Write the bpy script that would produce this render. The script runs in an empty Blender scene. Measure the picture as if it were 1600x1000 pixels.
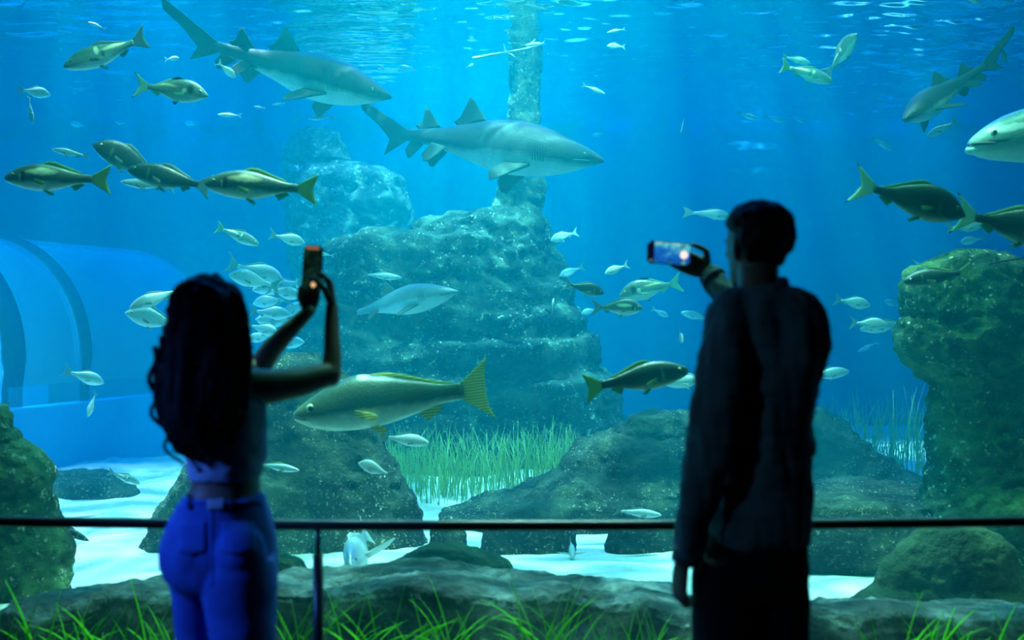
import bpy, bmesh, math, random
from mathutils import Vector, Matrix, noise
from mathutils.bvhtree import BVHTree
random.seed(7)
D = bpy.data
SC = bpy.context.scene
COL = SC.collection
PI = math.pi
R = math.radians
F = 1600.0
CAMZ = 1.5
WATER_Z = 4.3

def at(px, py, d):
    """a point of the place, d metres in front of the camera"""
    return Vector(((px - 800.0) * d / F, d, CAMZ - (py - 500.0) * d / F))

# ------------------------------------------------------------------ objects
def link(o, parent=None):
    COL.objects.link(o)
    if parent is not None:
        o.parent = parent
    return o

def obj(name, me, mat=None, parent=None, smooth=True):
    if isinstance(me, bmesh.types.BMesh):
        b = me
        me = D.meshes.new(name)
        b.normal_update()
        b.to_mesh(me)
        b.free()
    o = D.objects.new(name, me)
    if mat is not None:
        for m in (mat if isinstance(mat, (list, tuple)) else [mat]):
            me.materials.append(m)
    if smooth:
        me.polygons.foreach_set('use_smooth', [True] * len(me.polygons))
    return link(o, parent)

def empty(name, loc=(0, 0, 0)):
    o = D.objects.new(name, None)
    o.location = loc
    o.empty_display_size = 0.1
    return link(o)

def tag(o, label=None, cat=None, group=None, kind=None):
    if label: o['label'] = label
    if cat: o['category'] = cat
    if group: o['group'] = group
    if kind: o['kind'] = kind
    return o

def mesh_from(verts, faces, name='m'):
    me = D.meshes.new(name)
    me.from_pydata([tuple(v) for v in verts], [], faces)
    me.update()
    return me

# ------------------------------------------------------------------ shapes
def bm_box(bm, c, s, rot=None):
    r = bmesh.ops.create_cube(bm, size=1.0)
    M = Matrix.Translation(c) @ (rot.to_4x4() if rot is not None else Matrix()) @ Matrix.Diagonal((s[0], s[1], s[2], 1))
    bmesh.ops.transform(bm, matrix=M, verts=r['verts'])
    return r['verts']

def bm_loft(bm, rings, cap=True, closed=True):
    """rings: lists of points, equally long"""
    vs = [[bm.verts.new(p) for p in ring] for ring in rings]
    n = len(rings[0])
    for i in range(len(vs) - 1):
        for j in range(n if closed else n - 1):
            k = (j + 1) % n
            bm.faces.new((vs[i][j], vs[i][k], vs[i + 1][k], vs[i + 1][j]))
    if cap:
        for ring, flip in ((vs[0], True), (vs[-1], False)):
            c = bm.verts.new(sum((v.co for v in ring), Vector()) / n)
            for j in range(n):
                k = (j + 1) % n
                bm.faces.new((ring[k], ring[j], c) if flip else (ring[j], ring[k], c))
    return vs

def frame_of(t, ref=Vector((0, 0, 1))):
    t = t.normalized()
    if abs(t.dot(ref)) > 0.95:
        ref = Vector((0, 1, 0)) if abs(t.y) < 0.9 else Vector((1, 0, 0))
    a = t.cross(ref).normalized()
    return a, a.cross(t).normalized()

def bm_tube(bm, pts, radii, n=12, round_ends=True):
    pts = [Vector(p) for p in pts]
    if not isinstance(radii, (list, tuple)):
        radii = [radii] * len(pts)
    P, Rr = list(pts), list(radii)
    if round_ends:
        t0 = (pts[0] - pts[1]).normalized(); t1 = (pts[-1] - pts[-2]).normalized()
        P = [pts[0] + t0 * radii[0] * f for f in (0.95, 0.6)] + P + [pts[-1] + t1 * radii[-1] * f for f in (0.6, 0.95)]
        Rr = [radii[0] * f for f in (0.3, 0.8)] + Rr + [radii[-1] * f for f in (0.8, 0.3)]
    rings = []
    a = None
    for i, p in enumerate(P):
        t = (P[min(i + 1, len(P) - 1)] - P[max(i - 1, 0)]).normalized()
        if a is None:
            a, b = frame_of(t)
        else:
            a = (a - t * a.dot(t))
            a = a.normalized() if a.length > 1e-6 else frame_of(t)[0]
            b = a.cross(t).normalized()
        rings.append([p + (a * math.cos(2 * PI * k / n) + b * math.sin(2 * PI * k / n)) * Rr[i] for k in range(n)])
    bm_loft(bm, rings)

def lerp_table(tab, t):
    """smooth interpolation of a table of rows (t, a, b, ...)"""
    if t <= tab[0][0]: return tab[0][1:]
    for i in range(len(tab) - 1):
        t0, t1 = tab[i][0], tab[i + 1][0]
        if t <= t1:
            u = (t - t0) / (t1 - t0)
            out = []
            for k in range(1, len(tab[0])):
                p1, p2 = tab[i][k], tab[i + 1][k]
                m1 = (p2 - (tab[i - 1][k] if i > 0 else p1)) / max(1e-6, t1 - (tab[i - 1][0] if i > 0 else t0)) * (t1 - t0)
                j = min(i + 2, len(tab) - 1)
                m2 = (tab[j][k] - p1) / max(1e-6, tab[j][0] - t0) * (t1 - t0)
                if i == 0: m1 = p2 - p1
                if i + 2 > len(tab) - 1: m2 = p2 - p1
                u2, u3 = u * u, u * u * u
                out.append((2 * u3 - 3 * u2 + 1) * p1 + (u3 - 2 * u2 + u) * m1 + (3 * u2 - 2 * u3) * p2 + (u3 - u2) * m2)
            return out
    return tab[-1][1:]

def remeshed(bm, voxel, smooth=2, name='m'):
    """one continuous skin round everything in bm"""
    me = D.meshes.new(name)
    bmesh.ops.recalc_face_normals(bm, faces=bm.faces)
    bm.to_mesh(me); bm.free()
    o = D.objects.new('tmp', me); COL.objects.link(o)
    m = o.modifiers.new('r', 'REMESH'); m.mode = 'VOXEL'; m.voxel_size = voxel
    if smooth:
        s = o.modifiers.new('s', 'SMOOTH'); s.factor = 0.5; s.iterations = smooth
    dg = bpy.context.evaluated_depsgraph_get()
    out = D.meshes.new_from_object(o.evaluated_get(dg))
    out.materials.clear()
    D.objects.remove(o); D.meshes.remove(me)
    return out

# ------------------------------------------------------------------ materials
class NT:
    def __init__(self, name):
        self.m = D.materials.new(name); self.m.use_nodes = True
        self.t = self.m.node_tree; self.t.nodes.clear()
        self.out = self.n('ShaderNodeOutputMaterial')
    def n(self, typ, **kw):
        x = self.t.nodes.new(typ)
        for k, v in kw.items():
            if k.startswith('i_'):
                x.inputs[k[2:].replace('_', ' ')].default_value = v
            else:
                setattr(x, k, v)
        return x
    def l(self, a, b):
        self.t.links.new(a, b)
    def math(self, op, a, b=None, clamp=False):
        x = self.n('ShaderNodeMath', operation=op, use_clamp=clamp)
        for i, v in enumerate((a, b)):
            if v is None: continue
            if isinstance(v, (int, float)): x.inputs[i].default_value = v
            else: self.l(v, x.inputs[i])
        return x.outputs[0]
    def ramp(self, fac, stops, interp='LINEAR'):
        x = self.n('ShaderNodeValToRGB'); cr = x.color_ramp; cr.interpolation = interp
        while len(cr.elements) > 1: cr.elements.remove(cr.elements[-1])
        cr.elements[0].position = stops[0][0]; cr.elements[0].color = col4(stops[0][1])
        for p, c in stops[1:]:
            e = cr.elements.new(p); e.color = col4(c)
        self.l(fac, x.inputs[0])
        return x.outputs[0]
    def mix(self, fac, a, b, blend='MIX'):
        x = self.n('ShaderNodeMix', data_type='RGBA', blend_type=blend)
        for i, v in ((0, fac), (6, a), (7, b)):
            if isinstance(v, (int, float)): x.inputs[i].default_value = v
            elif isinstance(v, tuple): x.inputs[i].default_value = col4(v)
            else: self.l(v, x.inputs[i])
        return x.outputs[2]
    def noise(self, vec, scale, detail=4, rough=0.55, dist=0.0):
        x = self.n('ShaderNodeTexNoise'); x.inputs['Scale'].default_value = scale
        x.inputs['Detail'].default_value = detail; x.inputs['Roughness'].default_value = rough
        x.inputs['Distortion'].default_value = dist
        if vec is not None: self.l(vec, x.inputs['Vector'])
        return x.outputs[0]
    def voro(self, vec, scale, feature='F1'):
        x = self.n('ShaderNodeTexVoronoi', feature=feature); x.inputs['Scale'].default_value = scale
        if vec is not None: self.l(vec, x.inputs['Vector'])
        return x
    def bump(self, h, strength=0.5, dist=0.02):
        x = self.n('ShaderNodeBump'); x.inputs['Strength'].default_value = strength; x.inputs['Distance'].default_value = dist
        self.l(h, x.inputs['Height'])
        return x.outputs[0]
    def coords(self, what='Object'):
        return self.n('ShaderNodeTexCoord').outputs[what]
    def princ(self, color=(0.5, 0.5, 0.5), rough=0.6, metal=0.0, spec=0.5, normal=None, **kw):
        p = self.n('ShaderNodeBsdfPrincipled')
        for k, v in (('Base Color', color), ('Roughness', rough), ('Metallic', metal), ('Specular IOR Level', spec)):
            if isinstance(v, tuple): p.inputs[k].default_value = col4(v)
            elif isinstance(v, (int, float)): p.inputs[k].default_value = v
            else: self.l(v, p.inputs[k])
        if normal is not None: self.l(normal, p.inputs['Normal'])
        for k, v in kw.items(): p.inputs[k.replace('_', ' ')].default_value = v
        return p
    def done(self, sh):
        self.l(sh.outputs[0] if hasattr(sh, 'outputs') else sh, self.out.inputs['Surface'])
        return self.m

def col4(c):
    return (c[0], c[1], c[2], 1.0)

def plain(name, color, rough=0.6, metal=0.0, spec=0.5, nscale=30, namp=0.25):
    t = NT(name)
    f = t.noise(t.coords(), nscale, 3)
    c = t.mix(f, tuple(x * (1 - namp) for x in color), tuple(min(1, x * (1 + namp)) for x in color))
    return t.done(t.princ(c, rough, metal, spec))

def rock_mat(name, dark, mid, lite, specks=0.5, speck_scale=22, speck=(0.55, 0.55, 0.42), scale=2.2):
    t = NT(name); co = t.coords()
    n1 = t.noise(co, scale, 8, 0.65, 0.6)
    n2 = t.noise(co, scale * 7, 5, 0.7)
    n3 = t.noise(co, scale * 0.6, 3, 0.5)
    c = t.ramp(n1, [(0.37, dark), (0.5, mid), (0.64, lite)])
    c = t.mix(t.math('MULTIPLY', n2, 0.8), c, dark, 'MIX')
    n4 = t.noise(co, speck_scale * 1.6, 4, 0.75)
    v = t.voro(co, speck_scale * 1.3)
    patch = t.ramp(n3, [(0.62 - specks * 0.3, (0.0, 0.0, 0.0)), (0.74 - specks * 0.22, (1, 1, 1))])
    s = t.math('MAXIMUM', t.math('MULTIPLY', t.math('SUBTRACT', n4, 0.575), 14, clamp=True), t.math('MULTIPLY', t.math('LESS_THAN', v.outputs[0], 0.16), t.math('GREATER_THAN', t.noise(co, speck_scale * 0.3, 2), 0.52)))
    s = t.math('MULTIPLY', s, patch)
    c = t.mix(s, c, speck)
    h = t.math('ADD', t.math('MULTIPLY', n1, 1.0), t.math('MULTIPLY', n2, 0.5))
    h = t.math('ADD', h, t.math('MULTIPLY', s, 0.2))
    return t.done(t.princ(c, 0.85, spec=0.2, normal=t.bump(h, 0.9, 0.09)))

M = {}
M['rock_green'] = rock_mat('algae rock', (0.008, 0.03, 0.01), (0.05, 0.13, 0.04), (0.2, 0.34, 0.10), 0.8, 13, (0.6, 0.65, 0.4), 3.0)
M['rock_teal'] = rock_mat('encrusted rock', (0.012, 0.025, 0.018), (0.05, 0.08, 0.055), (0.17, 0.22, 0.13), 0.95, 13, (0.62, 0.66, 0.46))
M['rock_reef'] = M['rock_teal']
M['rock_teal'] = rock_mat('speckled rock', (0.010, 0.022, 0.016), (0.045, 0.075, 0.05), (0.17, 0.22, 0.12), 0.8, 24, (0.75, 0.72, 0.5), 2.6)
M['rock_front'] = rock_mat('smooth ledge rock', (0.02, 0.03, 0.025), (0.10, 0.135, 0.115), (0.34, 0.40, 0.36), 0.1, 10, (0.5, 0.5, 0.45), 2.6)
M['rock_mound'] = rock_mat('mossy mound', (0.015, 0.035, 0.015), (0.05, 0.09, 0.035), (0.13, 0.18, 0.08), 0.1, 14)
M['rock_far'] = rock_mat('far rock', (0.02, 0.04, 0.035), (0.06, 0.09, 0.08), (0.25, 0.3, 0.24), 0.8, 9, (0.8, 0.82, 0.7))
M['rock_column'] = rock_mat('encrusted column', (0.03, 0.06, 0.04), (0.14, 0.18, 0.10), (0.45, 0.46, 0.26), 1.3, 12, (0.95, 0.92, 0.65), 4.0)

# ------------------------------------------------------------------ setting
def plane_box(name, lo, hi, mat, kind='structure'):
    bm = bmesh.new()
    lo, hi = Vector(lo), Vector(hi)
    bm_box(bm, (lo + hi) / 2, hi - lo)
    return tag(obj(name, bm, mat, smooth=False), kind=kind)

M['dark_wall'] = plain('dark painted wall', (0.012, 0.012, 0.016), 0.8)
M['dark_floor'] = plain('dark visitor floor', (0.02, 0.02, 0.024), 0.45)
M['tank_wall'] = plain('blue tank wall', (0.01, 0.12, 0.30), 0.8, nscale=0.7, namp=0.3)
TX, TY0, TY1 = 8.2, 3.9, 14.8
plane_box('floor', (-5, -3, -0.12), (5, 3.82, 0), M['dark_floor'])
plane_box('ceiling', (-5, -3, 3.4), (5, 3.82, 3.55), M['dark_wall'])
plane_box('wall_left', (-5.15, -3, 0), (-5, 3.82, 3.4), M['dark_wall'])
plane_box('wall_right', (5, -3, 0), (5.15, 3.82, 3.4), M['dark_wall'])
plane_box('wall_back', (-5.15, -3.15, 0), (5.15, -3, 3.4), M['dark_wall'])
# front wall round the viewing pane
bm = bmesh.new()
for lo, hi in (((-TX, 3.82, -0.3), (TX, 3.94, 0.1)), ((-TX, 3.82, 3.2), (TX, 3.94, 5.2)), ((-TX, 3.82, 0.1), (-4.2, 3.94, 3.2)), ((4.2, 3.82, 0.1), (TX, 3.94, 3.2))):
    bm_box(bm, (Vector(lo) + Vector(hi)) / 2, Vector(hi) - Vector(lo))
tag(obj('wall_front', bm, M['dark_wall'], smooth=False), kind='structure')
t = NT('clear acrylic'); b = t.n('ShaderNodeBsdfTransparent'); b.inputs[0].default_value = (0.97, 0.99, 0.99, 1)
M['acrylic'] = t.done(b)
plane_box('window_1', (-4.2, 3.84, 0.1), (4.2, 3.92, 3.2), M['acrylic'])
plane_box('wall_tank_far', (-TX, TY1, -0.3), (TX, TY1 + 0.15, 5.2), M['tank_wall'])
plane_box('wall_tank_left', (-TX - 0.15, 3.94, -0.3), (-TX, TY1, 5.2), M['tank_wall'])
plane_box('wall_tank_right', (TX, 3.94, -0.3), (TX + 0.15, TY1, 5.2), M['tank_wall'])

# sand
def sand_h(x, y):
    p = Vector((x, y, 0))
    h = 0.10 * noise.noise(p * 0.45 + Vector((3, 1, 0))) + 0.05 * noise.noise(p * 1.3)
    h += 0.018 * math.sin(9 * y + 2.2 * noise.noise(p * 1.2) * 2) * (0.6 + 0.4 * noise.noise(p * 0.7 + Vector((5, 5, 0))))
    h += 0.012 * noise.noise(p * 5)
    return h
nx, ny = 190, 190
vs, fs = [], []
for j in range(ny + 1):
    for i in range(nx + 1):
        x = -TX + 2 * TX * i / nx; y = 3.95 + (TY1 - 3.95) * (j / ny) ** 1.25
        vs.append((x, y, sand_h(x, y)))
for j in range(ny):
    for i in range(nx):
        a = j * (nx + 1) + i
        fs.append((a, a + 1, a + nx + 2, a + nx + 1))
t = NT('pale sand'); co = t.coords()
c = t.ramp(t.noise(co, 3.0, 6, 0.7), [(0.3, (0.55, 0.52, 0.45)), (0.7, (0.85, 0.82, 0.74))])
M['sand'] = t.done(t.princ(c, 0.95, spec=0.1, normal=t.bump(t.noise(co, 40, 4), 0.5, 0.03)))
tag(obj('floor_sand', mesh_from(vs, fs), M['sand']), kind='structure')

# water: a clear volume and its rippled surface
t = NT('water volume')
sc = t.n('ShaderNodeVolumeScatter'); sc.inputs['Color'].default_value = (0.0, 0.78, 1.0, 1); sc.inputs['Density'].default_value = 0.058
sc.inputs['Anisotropy'].default_value = 0.25
ab = t.n('ShaderNodeVolumeAbsorption'); ab.inputs['Color'].default_value = (0.0, 0.80, 0.95, 1); ab.inputs['Density'].default_value = 0.18
ad = t.n('ShaderNodeAddShader'); t.l(sc.outputs[0], ad.inputs[0]); t.l(ab.outputs[0], ad.inputs[1])
t.l(ad.outputs[0], t.out.inputs['Volume'])
M['water_volume'] = t.m
plane_box('water', (-TX, 3.945, -0.25), (TX, TY1, WATER_Z + 0.06), M['water_volume'])

nx, ny = 300, 560
vs, fs = [], []
for j in range(ny + 1):
    for i in range(nx + 1):
        x = -TX + 2 * TX * i / nx; y = 3.96 + (TY1 - 3.96) * j / ny
        p = Vector((x * 1.5, y * 3.9, 0))
        h = 0.020 * noise.noise(p * 1.0) + 0.010 * noise.noise(p * 2.3 + Vector((7, 0, 3))) + 0.005 * noise.noise(p * 5.1)
        h *= 1.5 + 1.8 * math.exp(-((x - 4.6) / 1.3) ** 2)
        vs.append((x, y, WATER_Z + h))
for j in range(ny):
    for i in range(nx):
        a = j * (nx + 1) + i
        fs.append((a, a + 1, a + nx + 2, a + nx + 1))
t = NT('rippled water surface'); co = t.coords()
fr = t.n('ShaderNodeFresnel'); fr.inputs[0].default_value = 1.33
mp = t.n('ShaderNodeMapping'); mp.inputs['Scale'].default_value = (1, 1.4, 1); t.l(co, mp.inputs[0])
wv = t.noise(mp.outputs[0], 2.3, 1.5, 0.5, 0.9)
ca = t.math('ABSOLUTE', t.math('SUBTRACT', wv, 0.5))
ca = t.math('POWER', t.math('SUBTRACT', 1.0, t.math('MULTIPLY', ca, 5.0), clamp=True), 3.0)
cc = t.ramp(ca, [(0.0, (0.14, 0.14, 0.14)), (1.0, (1.0, 1.0, 1.0))])  # caustic light pattern painted into the surface's transparent colour
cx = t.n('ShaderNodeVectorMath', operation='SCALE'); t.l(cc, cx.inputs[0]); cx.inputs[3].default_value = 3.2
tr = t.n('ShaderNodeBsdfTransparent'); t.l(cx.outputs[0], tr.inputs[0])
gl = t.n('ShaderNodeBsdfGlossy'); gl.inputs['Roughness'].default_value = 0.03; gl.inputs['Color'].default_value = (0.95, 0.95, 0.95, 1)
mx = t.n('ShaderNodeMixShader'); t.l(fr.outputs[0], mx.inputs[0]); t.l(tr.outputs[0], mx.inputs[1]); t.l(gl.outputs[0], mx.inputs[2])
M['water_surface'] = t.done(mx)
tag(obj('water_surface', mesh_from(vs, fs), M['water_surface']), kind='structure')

# ------------------------------------------------------------------ rocks
ROCKS = []
def rough(p, n, amp, freq, seed, strata=0.0):
    q = p * freq + Vector((seed * 3.1, seed * 1.7, seed * 0.9))
    v = noise.noise(q * 0.6) * 0.9 + noise.noise(q * 1.5) * 0.55
    v += (1 - abs(noise.noise(q * 3.1)) * 2) * 0.42 + noise.noise(q * 7) * 0.30 + noise.noise(q * 15) * 0.16
    if strata:
        s = noise.noise(Vector((p.x * 0.5 + seed, p.y * 0.5, p.z * 5.5)))
        v += strata * s * 1.6
    return p + n * amp * v

def rock(name, rows, d, mat, label, ratio=0.8, bmax=1.2, amp=0.06, freq=2.0, seed=1, strata=0.0, m=80, n=110, power=2.3, cat='rock', dlean=0.0, group=None):
    """rows: (image row, left edge, right edge) of the rock as it stands d metres away; its depth follows its width"""
    tab = [(float(i), r[0], r[1], r[2]) for i, r in enumerate(rows)]
    tab2 = [(r[0], r[1], r[2]) for r in rows]
    y0, y1 = rows[0][0], rows[-1][0]
    rings = []
    for i in range(m + 1):
        u = i / m
        py = y0 + (y1 - y0) * u
        # linear between rows keeps steps crisp
        for k in range(len(tab2) - 1):
            if tab2[k][0] <= py <= tab2[k + 1][0] + 1e-6:
                f = (py - tab2[k][0]) / max(1e-6, tab2[k + 1][0] - tab2[k][0])
                f = f * f * (3 - 2 * f) * 0.5 + f * 0.5
                xl = tab2[k][1] + (tab2[k + 1][1] - tab2[k][1]) * f
                xr = tab2[k][2] + (tab2[k + 1][2] - tab2[k][2]) * f
                break
        dd = d + dlean * (1 - u)
        A, B = at(xl, py, dd), at(xr, py, dd)
        c = (A + B) / 2; a = (B.x - A.x) / 2; b = min(a * ratio, bmax)
        ring = []
        for k in range(n):
            th = 2 * PI * k / n
            cs, sn = math.cos(th), math.sin(th)
            e = 2 / power
            ring.append(c + Vector((a * math.copysign(abs(cs) ** e, cs), b * math.copysign(abs(sn) ** e, sn), 0)))
        rings.append(ring)
    bm = bmesh.new(); bm_loft(bm, rings)
    bmesh.ops.recalc_face_normals(bm, faces=bm.faces)
    bm.normal_update()
    base = sum((v.co for v in bm.verts), Vector()) / len(bm.verts)
    zmin = min(v.co.z for v in bm.verts)
    nv = [(v, rough(v.co, v.normal, amp, freq, seed, strata)) for v in bm.verts]
    org = Vector((base.x, base.y, zmin))
    for v, p in nv: v.co = p - org
    o = obj(name, bm, mat); o.location = org
    tag(o, label, cat, group)
    ROCKS.append(o)
    return o

def ledge(name, cols, mat, label, front=4.44, back=5.15, drop=42, bottom=-0.1, amp=0.05, freq=2.2, seed=1, m=170, cat='rock'):
    """a long flat-topped rock lying across the view; cols: (image column, row of its skyline)"""
    rings = []
    c0 = (front + back) / 2
    for i in range(m + 1):
        px = cols[0][0] + (cols[-1][0] - cols[0][0]) * i / m
        py = lerp_table(cols, px)[0]
        e = min(1.0, min(i, m - i) / 7 + 0.15)
        wob = 0.05 * noise.noise(Vector((px * 0.012, seed, 0)))
        zb = at(px, py, back).z; zf = at(px, py + drop * (1 + 4 * wob), front).z
        f_, b_ = c0 - (c0 - front) * e - wob * 2 * e, c0 + (back - c0) * e
        x = (px - 800) * c0 / F
        prof = [(f_ + .02, bottom), (f_ + .015, zf * .35), (f_ + .03, zf * .62), (f_ - .005, zf - .05), (f_ + .01, zf - .012), (f_ + .06, zf + .006), (f_ + .2 * e, zf - .004), ((f_ + b_) / 2, (zf + zb) / 2), (b_ - .1 * e, zb + .005), (b_ - .02, zb - .01), (b_, zb - .06), (b_ + .02, zb * .4), (b_ + .03, bottom)]
        ring = []
        n = 84
        for k in range(n):
            t_ = k / (n - 1) * (len(prof) - 1); j = min(int(t_), len(prof) - 2); u = t_ - j
            ring.append(Vector((x, prof[j][0] + (prof[j + 1][0] - prof[j][0]) * u, prof[j][1] + (prof[j + 1][1] - prof[j][1]) * u)))
        rings.append(ring)
    bm = bmesh.new(); bm_loft(bm, rings)
    bmesh.ops.recalc_face_normals(bm, faces=bm.faces); bm.normal_update()
    org = Vector(((cols[0][0] + cols[-1][0] - 1600) / 2 * c0 / F, c0, bottom))
    nv = []
    for v in bm.verts:
        p = rough(v.co, v.normal, amp * .5, freq, seed, 0.4)
        pit = max(0.0, noise.noise(Vector((v.co.x * 3.2, v.co.y * 4.5, seed))) - .22)
        p.z -= pit * .22 * max(0, v.normal.z)
        nv.append((v, p))
    for v, p in nv: v.co = p - org
    o = obj(name, bm, mat); o.location = org
    tag(o, label, cat); ROCKS.append(o)
    return o

rock('reef_rock', [(289, 772, 845), (318, 762, 850), (334, 705, 852), (350, 655, 858), (366, 640, 864), (378, 530, 868), (400, 506, 870), (450, 500, 878), (520, 480, 902), (560, 472, 930), (620, 462, 966), (660, 455, 974), (700, 450, 975), (760, 440, 990)],
     10.9, M['rock_reef'], 'huge layered rock in the middle of the tank carrying the encrusted column', 0.6, 1.3, 0.13, 1.6, 1, 0.6, 130, 150)
rock('rock_spire', [(40, 797, 845), (90, 796, 846), (160, 796, 845), (230, 794, 846), (270, 790, 850)],
     10.9, M['rock_column'], 'encrusted upright column rising from the layered rock to the surface', 1.0, 1.0, 0.035, 5, 2, 0, 90, 48, 2.0, 'rock')
rock('rock_stack', [(204, 475, 508), (212, 458, 524), (235, 451, 532), (262, 449, 540), (268, 450, 595), (280, 451, 630), (330, 452, 641), (400, 455, 648), (480, 455, 650), (600, 440, 670), (720, 430, 690)],
     13.2, M['rock_far'], 'hazy blue rock stack with a knobbed top far behind the layered rock', 0.7, 1.0, 0.10, 1.8, 3, 0.2, 110, 120)
rock('boulder', [(564, 440, 500), (585, 405, 540), (630, 392, 572), (680, 350, 592), (740, 288, 616), (800, 250, 643), (850, 230, 655), (890, 212, 660), (915, 205, 665)],
     6.95, M['rock_teal'], 'tall speckled boulder behind the woman and the big meagre', 0.55, 0.75, 0.07, 2.2, 4, 0.25)
rock('boulder', [(640, 1062, 1130), (652, 985, 1140), (680, 968, 1145), (698, 906, 1145), (730, 875, 1145), (765, 795, 1145), (785, 720, 1145), (803, 686, 1145), (818, 684, 1145), (828, 700, 1145)],
     7.95, M['rock_teal'], 'long sloping rock rising toward the man from behind the rail', 0.5, 0.5, 0.07, 2.0, 5, 0.35, 90, 150)
for i, (xl, xr, lb) in enumerate(((672, 728, 'low foot rock under the thin end of the sloping rock'), (753, 897, 'wide foot rock under the middle of the sloping rock'), (951, 1088, 'foot rock under the tall end of the sloping rock'))):
    rock('foot_rock', [(822, xl + 4, xr - 4), (835, xl, xr), (860, xl - 4, xr + 2), (885, xl - 4, xr + 4)], 6.72, M['rock_teal'], lb, 0.45, 0.2, 0.02, 3, 8 + i, 0, 40, 70)
rock('boulder', [(628, 1205, 1272), (640, 1190, 1300), (665, 1182, 1330), (700, 1178, 1365), (735, 1176, 1408), (760, 1175, 1450), (795, 1175, 1472)],
     8.6, M['rock_teal'], 'dark rock slope falling away beside the man towards the tall mossy rock', 0.5, 0.55, 0.07, 2.0, 6, 0.2)
rock('slab', [(762, 1160, 1450), (772, 1130, 1468), (820, 1120, 1480), (870, 1112, 1478), (905, 1110, 1478)],
     6.68, M['rock_teal'], 'flat topped rock shelf just beyond the rail beside the man', 0.8, 0.6, 0.045, 2.2, 7, 0.6)
rock('boulder', [(403, 1500, 1545), (412, 1472, 1570), (428, 1424, 1600), (450, 1415, 1620), (480, 1420, 1640), (496, 1428, 1650), (506, 1415, 1655), (530, 1411, 1660), (560, 1420, 1660), (590, 1436, 1660), (602, 1454, 1660), (640, 1456, 1655), (680, 1462, 1660), (720, 1466, 1680), (742, 1452, 1690), (770, 1448, 1700), (820, 1432, 1710), (880, 1426, 1720), (930, 1420, 1720)],
     6.4, M['rock_green'], 'tall mossy green rock tower at the edge of the picture', 0.7, 0.45, 0.065, 3.0, 11, 0.35, 170, 150)
rock('boulder', [(640, -70, 5), (665, -80, 12), (690, -90, 25), (710, -95, 52), (720, -100, 66), (740, -100, 78), (770, -100, 74), (800, -100, 84), (830, -100, 99), (860, -100, 107), (910, -100, 106), (955, -110, 108)],
     5.7, M['rock_green'], 'mossy rock at the edge of the sand in front of the tunnel', 0.6, 0.4, 0.04, 3.2, 12, 0.3, 100, 100)
rock('slab', [(738, 90, 160), (750, 78, 200), (772, 74, 214), (790, 72, 170)], 8.9, M['rock_teal'], 'low flat dark patch on the bright sand before the tunnel wall', 0.7, 0.6, 0.03, 3, 13, 0, 40, 80)  # low dark form marking a dark patch on the sand
ledge('ledge_rock', [(8, 990), (30, 945), (60, 918), (110, 908), (180, 905), (230, 894), (262, 889), (320, 893), (380, 900), (392, 905)], M['rock_front'], 'smooth low ledge against the pane behind the woman in jeans', amp=0.055, seed=14)
ledge('ledge_rock', [(410, 905), (430, 884), (480, 886), (540, 882), (600, 878), (650, 876), (700, 880), (760, 886), (820, 888), (880, 892), (950, 898), (1020, 904), (1060, 912), (1085, 920)], M['rock_front'], 'long pitted ledge along the pane between the woman and the man', amp=0.06, seed=15, m=210)
ledge('ledge_rock', [(1104, 935), (1130, 930), (1200, 930), (1265, 927), (1330, 927), (1420, 930), (1500, 932), (1570, 932), (1640, 940), (1700, 980)], M['rock_front'], 'low ledge along the pane below the mossy mound', amp=0.055, seed=16, drop=34)
rock('mound_rock', [(852, 682, 722), (857, 652, 752), (868, 632, 778), (880, 614, 796), (905, 604, 808), (960, 600, 812)], 5.5, M['rock_mound'], 'small dark mossy mound on the ledge under the middle of the rail', 0.5, 0.22, 0.02, 4, 17, 0, 60, 80)
rock('mound_rock', [(828, 1442, 1538), (840, 1422, 1560), (860, 1402, 1580), (885, 1376, 1590), (905, 1362, 1602), (930, 1336, 1630), (960, 1300, 1650), (1010, 1290, 1660)], 5.48, M['rock_mound'], 'broad dark mound in front of the tall mossy rock', 0.45, 0.22, 0.03, 2.6, 18, 0.8, 80, 110)
rock('mound_rock', [(868, 418, 445), (876, 412, 470), (900, 408, 485), (960, 404, 490)], 5.4, M['rock_mound'], 'small mossy hump beside the woman behind the rail post', 0.6, 0.15, 0.015, 4, 19, 0, 40, 60)
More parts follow.
